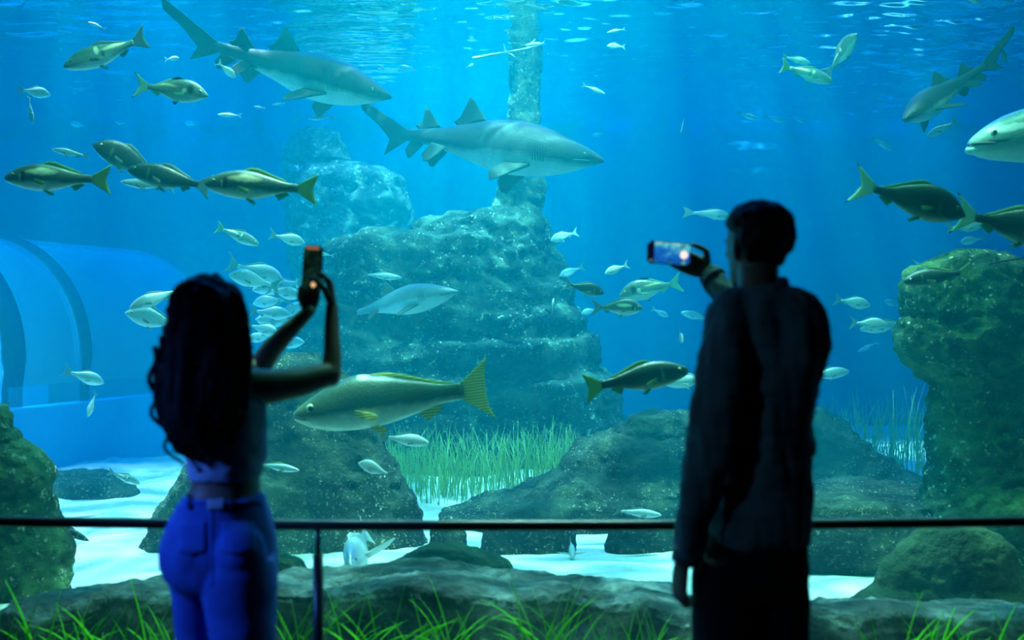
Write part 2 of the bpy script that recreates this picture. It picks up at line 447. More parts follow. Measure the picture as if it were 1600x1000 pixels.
# ------------------------------------------------------------------ tunnel
def make_tunnel():
    A, B = Vector((-5.02, 9.3, 0)), Vector((-3.8, 13.0, 0))
    ax = (B - A).normalized(); side = Vector((-ax.y, ax.x, 0))       # towards the far left
    A = A - ax * 0.9
    Ln = (B - A).length
    W, HB = 1.35, 0.64
    root = empty('viewing_tunnel', A)
    tag(root, 'clear walk-through tunnel with dark arched ribs on a low blue wall', 'tunnel')
    def arch(r_out):
        pts = [Vector((0, 0, HB)), Vector((0, 0, 0.85))]
        for k in range(33):
            th = PI * k / 32
            pts.append(Vector((0, 0, 0)) + side * (W - (W + r_out) * math.cos(th)) + Vector((0, 0, 1.12 + (1.30 + r_out) * math.sin(th))))
        pts += [side * (2 * W) + Vector((0, 0, 0.85)), side * (2 * W) + Vector((0, 0, HB))]
        return pts
    bm = bmesh.new()
    o0, o1 = arch(0.0), arch(0.0)
    prof = arch(0.0) + [p for p in reversed(arch(-0.05))]
    rings = []
    for k in range(13):
        rings.append([p + ax * (Ln * k / 12) for p in prof])
    bm_loft(bm, rings, cap=False)
    obj('shell', bm, M['tunnel'], root)
    def rib(s, w=0.16):
        b = bmesh.new()
        out, inn = arch(0.045), arch(-0.07)
        bm_loft(b, [[o + ax * s, o + ax * (s + w), i + ax * (s + w), i + ax * s] for o, i in zip(out, inn)])
        obj('rib', b, M['rib'], root)
    # ribs stand where the photo shows them
    for px in (18, 133):
        k = (px - 800) / F
        s = ((k * A.y) - A.x) / (ax.x - k * ax.y)
        rib(s - 0.12 if px < 50 else s - 0.08, 0.26 if px < 50 else 0.14)
    for w, nm in ((0.0, 'low_wall'), (2 * W, 'low_wall')):
        b = bmesh.new()
        p0 = side * w
        lo, hi = -0.12, 0.12
        bm_loft(b, [[p0 + ax * s + side * lo + Vector((0, 0, z)) if False else p0 + ax * s + side * q + Vector((0, 0, z)) for q, z in ((lo, -0.2), (lo, HB), (hi, HB), (hi, -0.2))] for s in (0, Ln * .33, Ln * .66, Ln)])
        obj(nm, b, M['tunnel_wall'], root, smooth=False)
    return root
t = NT('tunnel acrylic')
lw = t.n('ShaderNodeLayerWeight'); lw.inputs[0].default_value = 0.25
tr = t.n('ShaderNodeBsdfTransparent'); tr.inputs[0].default_value = (0.75, 0.92, 0.97, 1)
df = t.n('ShaderNodeBsdfDiffuse'); df.inputs[0].default_value = (0.35, 0.6, 0.65, 1)
mx = t.n('ShaderNodeMixShader'); t.l(t.math('ADD', t.math('MULTIPLY', lw.outputs[1], 0.25), 0.20), mx.inputs[0]); t.l(tr.outputs[0], mx.inputs[1]); t.l(df.outputs[0], mx.inputs[2])
M['tunnel'] = t.done(mx)
M['rib'] = plain('dark blue rib', (0.0, 0.03, 0.10), 0.6)
M['tunnel_wall'] = plain('blue low wall', (0.03, 0.30, 0.62), 0.8, nscale=2, namp=0.15)
make_tunnel()

# ------------------------------------------------------------------ fish
def fish_mat(name, back, side, belly, zb=0.02, zs=0.10, spots=(), rough=0.38, metal=0.0, scales=70, gills=None, mottle=0.15, stripes=None):
    """colours run from the back to the belly; spots: (x, z, radius_x, radius_z, colour); lengths in fish lengths"""
    t = NT(name); co = t.coords()
    sp = t.n('ShaderNodeSeparateXYZ'); t.l(co, sp.inputs[0])
    x, z = sp.outputs[0], sp.outputs[2]
    nz = t.noise(co, 9, 4)
    zz = t.math('ADD', z, t.math('MULTIPLY', t.math('SUBTRACT', nz, 0.5), 0.05))
    f = t.math('DIVIDE', t.math('ADD', zz, zs), 2 * zs, clamp=True)
    c = t.ramp(f, [(0.06 + zb * 0.5, belly), (0.20 + zb, tuple(0.75 * a + 0.25 * b for a, b in zip(belly, side))), (0.34 + zb, side), (0.60 + zb, tuple((a + b) / 2 for a, b in zip(side, back))), (0.85, back)])
    c = t.mix(t.math('MULTIPLY', t.noise(co, 26, 3), mottle * 2), c, tuple(0.45 * v for v in back))
    vo = t.voro(co, scales)
    c = t.mix(t.math('MULTIPLY', vo.outputs[0], 0.35), c, tuple(min(1, 1.5 * v) for v in side))
    for sx, sz, rx, rz, sc_ in spots:
        dx = t.math('DIVIDE', t.math('SUBTRACT', x, sx), rx); dz = t.math('DIVIDE', t.math('SUBTRACT', zz, sz), rz)
        dd = t.math('ADD', t.math('MULTIPLY', dx, dx), t.math('MULTIPLY', dz, dz))
        k = t.math('SUBTRACT', 1.25, dd, clamp=True)
        c = t.mix(k, c, sc_)
    if stripes:
        k = t.math('MULTIPLY', t.math('GREATER_THAN', t.math('SINE', t.math('MULTIPLY', x, stripes)), 0.3), 0.7)
        c = t.mix(k, c, back)
    if gills:
        g0, g1 = gills
        s_ = t.math('GREATER_THAN', t.math('SINE', t.math('MULTIPLY', t.math('ADD', x, t.math('MULTIPLY', z, 0.15)), 2 * PI * 5 / (g1 - g0))), 0.55)
        s_ = t.math('MULTIPLY', s_, t.math('MULTIPLY', t.math('GREATER_THAN', x, g0), t.math('LESS_THAN', x, g1)))
        s_ = t.math('MULTIPLY', s_, t.math('LESS_THAN', t.math('ABSOLUTE', t.math('ADD', z, 0.01)), 0.035))
        c = t.mix(s_, c, tuple(0.25 * v for v in back))
    p = t.princ(c, rough, metal, 0.5, t.bump(vo.outputs[0], 0.25, 0.004))
    return t.done(p)

def fin_mat(name, base, tip, trans=0.5, dark_tip=None, rays=True):
    t = NT(name); co = t.coords()
    sp = t.n('ShaderNodeSeparateXYZ'); t.l(co, sp.inputs[0])
    w = t.n('ShaderNodeTexWave', wave_type='BANDS', bands_direction='Z'); w.inputs['Scale'].default_value = 22; w.inputs['Distortion'].default_value = 1.5
    t.l(co, w.inputs[0])
    c = t.mix(w.outputs[1] if rays else t.noise(co, 14, 3), base, tip)
    if dark_tip:
        k = t.math('GREATER_THAN', t.math('ABSOLUTE', sp.outputs[2]), dark_tip)
        c = t.mix(k, c, (0.01, 0.012, 0.015))
    d = t.n('ShaderNodeBsdfDiffuse'); tl = t.n('ShaderNodeBsdfTranslucent')
    t.l(c, d.inputs[0]); t.l(c, tl.inputs[0])
    mx = t.n('ShaderNodeMixShader'); mx.inputs[0].default_value = trans
    t.l(d.outputs[0], mx.inputs[1]); t.l(tl.outputs[0], mx.inputs[2])
    return t.done(mx)

DK = (0.015, 0.02, 0.02)
FM = {  # highlights and bounced light partly painted into tan patches and pale bellies
 'bream': fish_mat('gilthead skin', (0.04, 0.07, 0.055), (0.22, 0.32, 0.27), (0.95, 0.95, 0.85), spots=((0.19, 0.01, 0.035, 0.04, (0.8, 0.72, 0.55)), (0.27, 0.045, 0.045, 0.07, DK), (-0.05, 0.06, 0.16, 0.022, (0.62, 0.55, 0.3)))),
 'dark': fish_mat('dark bream skin', (0.012, 0.03, 0.02), (0.03, 0.06, 0.04), (0.22, 0.32, 0.18), zb=-0.14, spots=((0.25, 0.0, 0.022, 0.08, (0.10, 0.17, 0.08)),)),
 'silver': fish_mat('silver skin', (0.22, 0.32, 0.33), (0.5, 0.6, 0.6), (0.9, 0.92, 0.88), rough=0.3, metal=0.15),
 'pale': fish_mat('pale skin', (0.45, 0.5, 0.46), (0.7, 0.75, 0.7), (0.95, 0.95, 0.9), rough=0.35),
 'bass': fish_mat('bass skin', (0.07, 0.11, 0.09), (0.26, 0.36, 0.3), (0.95, 0.95, 0.85), zb=0.02, spots=((-0.10, 0.045, 0.17, 0.024, (0.9, 0.8, 0.55)), (0.10, 0.05, 0.03, 0.05, (0.85, 0.8, 0.6)), (0.04, 0.0, 0.025, 0.05, (0.08, 0.12, 0.10)))),
 'patch': fish_mat('patched bream skin', (0.035, 0.06, 0.045), (0.11, 0.18, 0.13), (0.95, 0.97, 0.85), zb=0.04, spots=((0.14, 0.055, 0.15, 0.036, (0.95, 0.78, 0.5)), (0.305, 0.015, 0.024, 0.055, DK), (0.335, 0.0, 0.012, 0.035, (0.75, 0.62, 0.4)))),
 'meagre': fish_mat('meagre skin', (0.035, 0.065, 0.035), (0.10, 0.16, 0.08), (0.95, 0.95, 0.72), zb=0.12, zs=0.105, spots=((0.13, 0.135, 0.035, 0.02, (0.5, 0.38, 0.2)), (-0.02, 0.13, 0.07, 0.014, (0.42, 0.36, 0.18)),), scales=110),
 'striped': fish_mat('striped skin', (0.05, 0.07, 0.06), (0.6, 0.65, 0.6), (0.9, 0.9, 0.85), stripes=60),
 'shark': fish_mat('sand tiger skin', (0.02, 0.032, 0.03), (0.042, 0.058, 0.052), (0.82, 0.84, 0.76), zb=0.06, zs=0.095, scales=160, gills=(0.235, 0.285), rough=0.6),
 'reefshark': fish_mat('reef shark skin', (0.10, 0.14, 0.14), (0.18, 0.24, 0.24), (0.7, 0.75, 0.7), zb=0.05, zs=0.06, scales=160, gills=(0.23, 0.28), rough=0.5),
 'grouper': fish_mat('pale big fish skin', (0.14, 0.24, 0.18), (0.30, 0.46, 0.36), (0.62, 0.75, 0.62), spots=((0.33, 0.045, 0.10, 0.022, (0.95, 0.93, 0.85)), (0.40, -0.012, 0.07, 0.007, (0.05, 0.08, 0.06))), scales=90),
}
FN = {
 'grey': fin_mat('grey fin', (0.22, 0.32, 0.28), (0.36, 0.46, 0.4)),
 'tipped': fin_mat('dark tipped tail fin', (0.35, 0.62, 0.42), (0.6, 0.8, 0.5), dark_tip=0.155),
 'green': fin_mat('olive fin', (0.16, 0.34, 0.12), (0.36, 0.55, 0.2)),
 'yellow': fin_mat('yellow fin', (0.42, 0.44, 0.12), (0.95, 0.85, 0.32)),
 'pale': fin_mat('pale fin', (0.6, 0.68, 0.62), (0.85, 0.88, 0.82)),
 'shark': fin_mat('shark fin', (0.04, 0.055, 0.05), (0.09, 0.115, 0.10), 0.1, rays=False),
}
t = NT('fish eye'); M['eye'] = t.done(t.princ((0.01, 0.012, 0.012), 0.1))
M['iris'] = plain('fish iris', (0.55, 0.6, 0.35), 0.3)
M['mouth'] = plain('dark mouth', (0.03, 0.035, 0.03), 0.6)

BODY = {  # t from snout to tail root: top, bottom, half width, in fish lengths
 'bream': ([(0, .010, -.012, .012), (.04, .045, -.035, .028), (.10, .092, -.066, .042), (.2, .146, -.104, .060), (.34, .176, -.136, .070), (.5, .166, -.140, .062), (.68, .112, -.098, .040), (.84, .052, -.046, .020), (1, .034, -.034, .010)], 0.80),
 'bass': ([(0, .010, -.022, .012), (.03, .036, -.046, .028), (.08, .062, -.064, .042), (.2, .108, -.096, .062), (.36, .134, -.118, .072), (.52, .124, -.118, .064), (.7, .084, -.080, .040), (.86, .048, -.044, .02), (1, .036, -.034, .010)], 0.83),
 'slim': ([(0, .006, -.010, .008), (.06, .03, -.03, .025), (.2, .064, -.064, .046), (.38, .086, -.084, .055), (.55, .078, -.080, .048), (.75, .046, -.048, .028), (.9, .026, -.026, .014), (1, .022, -.022, .008)], 0.82),
 'meagre': ([(0, .004, -.030, .012), (.03, .026, -.050, .034), (.10, .062, -.082, .060), (.2, .103, -.110, .080), (.33, .142, -.122, .090), (.42, .150, -.122, .088), (.55, .128, -.112, .074), (.72, .088, -.080, .046), (.88, .052, -.046, .024), (1, .044, -.040, .012)], 0.855),
 'shark': ([(0, .005, -.006, .008), (.03, .020, -.016, .030), (.08, .038, -.034, .052), (.15, .060, -.058, .070), (.25, .088, -.084, .084), (.40, .106, -.100, .090), (.52, .100, -.094, .080), (.66, .074, -.064, .056), (.8, .046, -.036, .034), (.92, .031, -.022, .018), (1, .026, -.020, .012)], 0.80),
 'grouper': ([(0, .012, -.030, .02), (.03, .035, -.060, .05), (.10, .075, -.085, .08), (.22, .12, -.108, .10), (.38, .145, -.13, .11), (.55, .135, -.125, .09), (.75, .09, -.08, .05), (.9, .05, -.045, .025), (1, .045, -.04, .015)], 0.84),
}
def body_at(kind, x):
    tab, bl = BODY[kind]
    return lerp_table(tab, min(1.0, max(0.0, (0.5 - x) / bl)))

class Fish:
    def __init__(self, kind, bend, seg):
        self.kind, self.bend, self.seg = kind, bend, seg
    def w(self, p):
        """swim bend: the tail half swings to one side"""
        u = max(0.0, 0.25 - p[0])
        return Vector((p[0], p[1] + self.bend * u * u * 1.6, p[2]))
    def body(self):
        tab, bl = BODY[self.kind]
        m, n = self.seg
        rings = []
        for i in range(m + 1):
            tt = (i / m) ** 1.35
            top, bot, hw = lerp_table(tab, tt)
            x = 0.5 - tt * bl
            ring = []
            for k in range(n):
                a = 2 * PI * k / n
                s, c = math.sin(a), math.cos(a)
                zc = (top + bot) / 2; h = (top - bot) / 2
                y = hw * math.copysign(abs(s) ** 0.92, s)
                ring.append(self.w((x, y, zc + h * math.copysign(abs(c) ** 1.0, c))))
            rings.append(ring)
        bm = bmesh.new(); bm_loft(bm, rings)
        bmesh.ops.recalc_face_normals(bm, faces=bm.faces)
        return bm
    def fin(self, base, tip, rows=4, thick=0.006, cols=10, wavy=0.0):
        """a thin tapering blade between a root line and a free edge"""
        def samp(line, u):
            s = u * (len(line) - 1); i = min(int(s), len(line) - 2); f = s - i
            return Vector(line[i]).lerp(Vector(line[i + 1]), f)
        P = [[samp(base, j / cols).lerp(samp(tip, j / cols), i / rows) for j in range(cols + 1)] for i in range(rows + 1)]
        mid = P[rows // 2][cols // 2]
        nrm = (P[0][cols] - P[0][0]).cross(P[rows][cols // 2] - P[0][cols // 2])
        nrm = nrm.normalized() if nrm.length > 1e-9 else Vector((0, 1, 0))
        bm = bmesh.new(); S = []
        for sgn in (1, -1):
            S.append([[bm.verts.new(self.w(P[i][j] + nrm * sgn * thick * 0.5 * (1 - 0.85 * i / rows) + nrm * wavy * math.sin(j * 2.1))) for j in range(cols + 1)] for i in range(rows + 1)])
        for s in (0, 1):
            for i in range(rows):
                for j in range(cols):
                    q = (S[s][i][j], S[s][i][j + 1], S[s][i + 1][j + 1], S[s][i + 1][j])
                    bm.faces.new(q if s == 0 else q[::-1])
        edge = [(0, j) for j in range(cols)] + [(i, cols) for i in range(rows)] + [(rows, j) for j in range(cols, 0, -1)] + [(i, 0) for i in range(rows, 0, -1)]
        for a, b in zip(edge, edge[1:] + edge[:1]):
            bm.faces.new((S[0][b[0]][b[1]], S[0][a[0]][a[1]], S[1][a[0]][a[1]], S[1][b[0]][b[1]]))
        return bm

def eye_on(f, root, x, z, r, both=True):
    for s in ((1, -1) if both else (1,)):
        top, bot, hw = body_at(f.kind, x)
        zc = (top + bot) / 2; h = (top - bot) / 2
        c = max(-1, min(1, (z - zc) / h))
        y = hw * math.sqrt(max(0, 1 - c * c))
        p = f.w((x, s * (y - r * 0.35), z))
        bm = bmesh.new(); bmesh.ops.create_uvsphere(bm, u_segments=14, v_segments=9, radius=r)
        bmesh.ops.transform(bm, matrix=Matrix.Translation(p) @ Matrix.Diagonal((1, .6, 1, 1)), verts=bm.verts)
        e = obj('eye', bm, M['iris'], root)
        bm = bmesh.new(); bmesh.ops.create_uvsphere(bm, u_segments=10, v_segments=7, radius=r * 0.6)
        bmesh.ops.transform(bm, matrix=Matrix.Translation(p + Vector((0, s * r * 0.42, 0))) @ Matrix.Diagonal((1, .5, 1, 1)), verts=bm.verts)
        obj('pupil', bm, M['eye'], e)

def mouth_on(f, root, x0, x1, z0, z1, w=0.004):
    bm = bmesh.new()
    pts = []
    for k in range(-8, 9):
        u = abs(k) / 8
        x = x0 + (x1 - x0) * u; z = z0 + (z1 - z0) * u
        top, bot, hw = body_at(f.kind, x)
        zc = (top + bot) / 2; h = (top - bot) / 2
        y = hw * math.sqrt(max(0, 1 - min(1, abs((z - zc) / h)) ** 2)) * math.copysign(1, k) * (1 if k else 0)
        pts.append(f.w((x, y, z)))
    bm_tube(bm, pts, [w * (0.5 if abs(k) == 8 else 1) for k in range(-8, 9)], 8)
    obj('mouth', bm, M['mouth'], root)

FISHES = []
def fish(kind, skin, finc, head, tail, d, label, yaw=0.0, roll=0.0, bend=0.0, name='fish', cat='fish', group=None, tailc=None, detail=None, size=None, spread=False):
    """head, tail: where snout and tail end appear; d metres away; yaw turns the head away (+) or towards (-) the pane"""
    hx, hy = head; tx, ty = tail
    H, T = at(hx, hy, d), at(tx, ty, d)
    v = H - T; flat = v.length
    ya = R(yaw)
    L = flat / max(0.05, math.cos(ya))
    if size: L = size
    fwd = (v.normalized() * math.cos(ya) + Vector((0, 1, 0)) * math.sin(ya)).normalized()
    up = Vector((0, 0, 1)) - fwd * fwd.z
    if up.length < 0.35:
        up = Vector((0, -1, 0)) - fwd * fwd.dot(Vector((0, -1, 0)))
    up.normalize()
    lat = up.cross(fwd).normalized()
    M3 = Matrix((fwd, lat, up)).transposed()
    root = empty(name, (H + T) / 2)
    root.rotation_euler = (M3 @ Matrix.Rotation(R(roll), 3, 'X')).to_euler()
    root.scale = (L, L, L)
    tag(root, label, cat, group)
    pix = L * F / d
    if detail is None: detail = 2 if pix > 110 else 1 if pix > 45 else 0
    f = Fish(kind, bend, ((44, 26), (28, 18), (18, 12))[2 - detail])
    bl = BODY[kind][1]; xr = 0.5 - bl
    obj('body', f.body(), FM[skin], root)
    fm = FN[finc]; tm = FN[tailc or finc]
    ct = lambda x, o=0.004: body_at(kind, x)[0] - o
    cb = lambda x, o=0.004: body_at(kind, x)[1] + o
    line = lambda fn, a, b, n=5: [(a + (b - a) * i / n, 0, fn(a + (b - a) * i / n)) for i in range(n + 1)]
    if kind == 'shark':
        # upright sand tiger: two like-sized dorsals, long upper tail lobe
        e = xr
        obj('tail_fin', f.fin([(e + .03, 0, .020), (e + .02, 0, 0.0), (e + .03, 0, -.016)], [(-.50, 0, .135), (-.485, 0, .085), (-.40, 0, .03), (-.345, 0, -.02), (-.36, 0, -.085)], 7, .016, 16), fm, root)
        for a, b, hgt, sw in ((0.04, -.075, .085, .075), (-.14, -.225, .075, .065)):
            obj('dorsal_fin', f.fin(line(ct, a, b), [(a - sw, 0, ct(a) + hgt), (a - sw - .012, 0, ct(a) + hgt * 1.0), (b + .005, 0, ct(b) + hgt * .45), (b - .02, 0, ct(b) + .014)], 6, .016), fm, root)
        for s in (1, -1):
            hw = body_at(kind, .20)[2]
            y = s * hw * .72
            obj('pectoral_fin', f.fin([(.235, y, -.058), (.13, y, -.068)], [(.115, y + s * .12, -.150), (.105, y + s * .122, -.152), (.09, y + s * .07, -.115)], 6, .014), fm, root)
            y = s * .030
            obj('pelvic_fin', f.fin([(-.10, y, cb(-.10, .014)), (-.165, y, cb(-.165, .01))], [(-.165, y + s * .04, -.100), (-.180, y + s * .035, -.098), (-.195, y + s * .015, -.070)], 5, .010), fm, root)
        obj('anal_fin', f.fin(line(cb, -.20, -.255), [(-.25, 0, -.085), (-.26, 0, -.084), (-.275, 0, -.055)], 5, .010), fm, root)
        eye_on(f, root, .425, .008, .006)
        mouth_on(f, root, .455, .385, -.012, -.022, .0045)
    else:
        g = {'bream': (.185, .10), 'bass': (.145, .08), 'slim': (.12, .06), 'meagre': (.165, .09), 'grouper': (.17, .09)}[kind]
        e = xr
        q = body_at(kind, e + .01)
        if kind in ('meagre', 'grouper'):
            edge = [(-.485, 0, .155), (-.470, 0, .10), (-.462, 0, .0), (-.470, 0, -.09), (-.50, 0, -.155)]
        else:
            fk = .045 if kind == 'bass' else .095
            edge = [(-.50, 0, g[0]), (-.50 + fk * .6, 0, g[0] * .5), (-.50 + fk, 0, 0), (-.50 + fk * .6, 0, -g[0] * .5), (-.50, 0, -g[0])]
        obj('tail_fin', f.fin([(e + .015, 0, q[0] * .9), (e + .005, 0, 0), (e + .015, 0, q[1] * .9)], edge, 6, .010, 16 if detail else 8), tm, root)
        a, b = (.17, -.22) if kind != 'meagre' else (.10, -.30)
        hgt = {'bream': .036, 'bass': .04, 'slim': .035, 'meagre': .022, 'grouper': .04}[kind]
        tip = [(x + (-.012), 0, z + hgt * k) for (x, y_, z), k in zip(line(ct, a, b, 6), (.25, .9, 1, .85, .7, .6, .3))]
        obj('dorsal_fin', f.fin(line(ct, a, b, 6), tip, 3, .008, 12), FN['yellow'] if kind == 'meagre' else fm, root)
        if detail >= 1:
            a, b = (-.12, -.22)
            obj('anal_fin', f.fin(line(cb, a, b), [(a - .04, 0, cb(a) - .05), (b - .03, 0, cb(b) - .02)], 3, .008), fm, root)
            for s in (1, -1):
                y = s * .018
                obj('pelvic_fin', f.fin([(.14, y, cb(.14, .012)), (.10, y, cb(.10, .012))], [(.07, y + s * .02, cb(.10) - .045), (.045, y + s * .012, cb(.08) - .03)], 3, .007), fm, root)
                tp, bt, hw = body_at(kind, .19)
                y = s * hw * .92
                if spread:
                    obj('pectoral_fin', f.fin([(.20, y, -.02), (.16, y, -.07)], [(.12, y + s * .24, -.03), (.07, y + s * .25, -.05), (.05, y + s * .14, -.09)], 5, .008), fm, root)
                    continue
                obj('pectoral_fin', f.fin([(.195, y, -.015), (.19, y, -.05)], [(.09, y + s * .045, -.045), (.075, y + s * .05, -.062), (.10, y + s * .035, -.08)], 3, .007), fm, root)
        if detail >= 1:
            ez = {'bream': .035, 'bass': .022, 'slim': .014, 'meagre': .018, 'grouper': .03}[kind]
            ex = {'bream': .395, 'bass': .41, 'slim': .41, 'meagre': .405, 'grouper': .40}[kind]
            eye_on(f, root, ex, ez, .021 if kind == 'bream' else .024 if kind == 'meagre' else .019)
        if detail == 2:
            if kind == 'meagre': mouth_on(f, root, .499, .435, -.012, -.036, .006)
            elif kind == 'grouper':
                mouth_on(f, root, .498, .40, -.006, -.022, .008)
                bm = bmesh.new(); bm_tube(bm, [f.w(q) for q in ((.43, -.05, -.045), (.485, -.028, -.036), (.503, 0, -.032), (.485, .028, -.036), (.43, .05, -.045))], [.012, .016, .019, .016, .012], 10)
                obj('lower_lip', bm, FM[skin], root)
            else: mouth_on(f, root, .497, .455, -.004, -.014, .004)
    FISHES.append(root)
    return root

# ---- sharks
fish('shark', 'shark', 'shark', (942, 255), (540, 192), 9.2, 'dappled grey shark swimming in front of the encrusted column', bend=0.12, yaw=-6, name='shark', cat='shark')
fish('shark', 'shark', 'shark', (616, 160), (288, 62), 8.6, 'grey shark just under the surface with its raised tail behind small bright fish', bend=-0.35, yaw=-12, name='shark', cat='shark')
fish('shark', 'shark', 'shark', (1389, 199), (1540, 108), 7.3, 'shark seen head on diving with raised tail beneath the bright surface streaks', yaw=-36, roll=24, bend=0.55, name='shark', cat='shark')
fish('shark', 'reefshark', 'shark', (717, 456), (505, 492), 9.1, 'slim pale shark gliding low across the face of the layered rock', yaw=-14, roll=-12, bend=0.2, name='shark', cat='shark')
# ---- big fish near the pane
fish('meagre', 'meagre', 'yellow', (461, 646), (768, 604), 5.6, 'very large olive fish with yellow frayed tail in front of the boulder', yaw=-4, bend=0.15, tailc='yellow')
fish('grouper', 'grouper', 'green', (1521, 222), (1840, 190), 6.0, 'huge pale green fish head with a wide mouth entering at the picture edge', yaw=6)
fish('bream', 'dark', 'green', (1508, 338), (1334, 283), 4.9, 'dark fish with black tipped green tail, tail of another fish at its nose', bend=0.1, tailc='tipped')
fish('bream', 'dark', 'green', (1668, 372), (1488, 332), 5.15, 'dark fish cut off by the picture edge, following the black tipped one', tailc='tipped')
fish('bass', 'dark', 'green', (1076, 578), (910, 606), 5.0, 'dark arched fish with yellow green tail beside the man', bend=-0.2, tailc='green')
fish('bass', 'patch', 'green', (8, 277), (174, 281), 5.5, 'large olive fish with pale shoulder patch alone at the picture edge')
fish('bass', 'patch', 'green', (320, 286), (497, 297), 5.3, 'large olive fish last of the row of three, before the hazy rock stack')
fish('bass', 'dark', 'grey', (200, 264), (338, 296), 5.9, 'bluish dark fish in the middle of the row of three', bend=0.2)
fish('bream', 'dark', 'grey', (150, 228), (262, 278), 6.4, 'dark deep bodied fish partly behind the bluish dark one', yaw=-12)
fish('bass', 'bass', 'grey', (104, 106), (233, 62), 6.4, 'big mottled grey fish angled downward in the upper corner', yaw=-8, bend=0.25)
fish('bream', 'bream', 'tipped', (323, 148), (210, 134), 6.0, 'deep bodied fish with a black gill patch below the raised shark tail', yaw=8)
fish('bream', 'bream', 'tipped', (968, 462), (1067, 440), 7.2, 'large greenish bream facing the rock, above the brightly patched one', yaw=5, bend=0.1)
fish('bream', 'patch', 'grey', (1005, 482), (922, 480), 6.6, 'bright patched bream crossing in front of the greenish bream', roll=4)
fish('bream', 'dark', 'grey', (944, 459), (880, 442), 7.0, 'dusky bream with pale belly at the edge of the layered rock')
fish('bass', 'bass', 'green', (1302, 127), (1219, 103), 7.0, 'green fish with gill mark high up beside the man', yaw=5)
fish('bass', 'silver', 'grey', (1266, 99), (1222, 88), 7.5, 'thin dark finned fish partly behind the green one')
fish('bass', 'dark', 'green', (1412, 440), (1518, 424), 5.75, 'dark fish resting over the top of the mossy rock tower')
fish('bream', 'bass', 'grey', (1328, 62), (1300, 112), 7.0, 'pale rounded fish turned nose up near the surface', yaw=-50, roll=10)
fish('bream', 'dark', 'grey', (1578, 95), (1557, 70), 7.2, 'small dark fish with spread tail high in the corner', yaw=40)
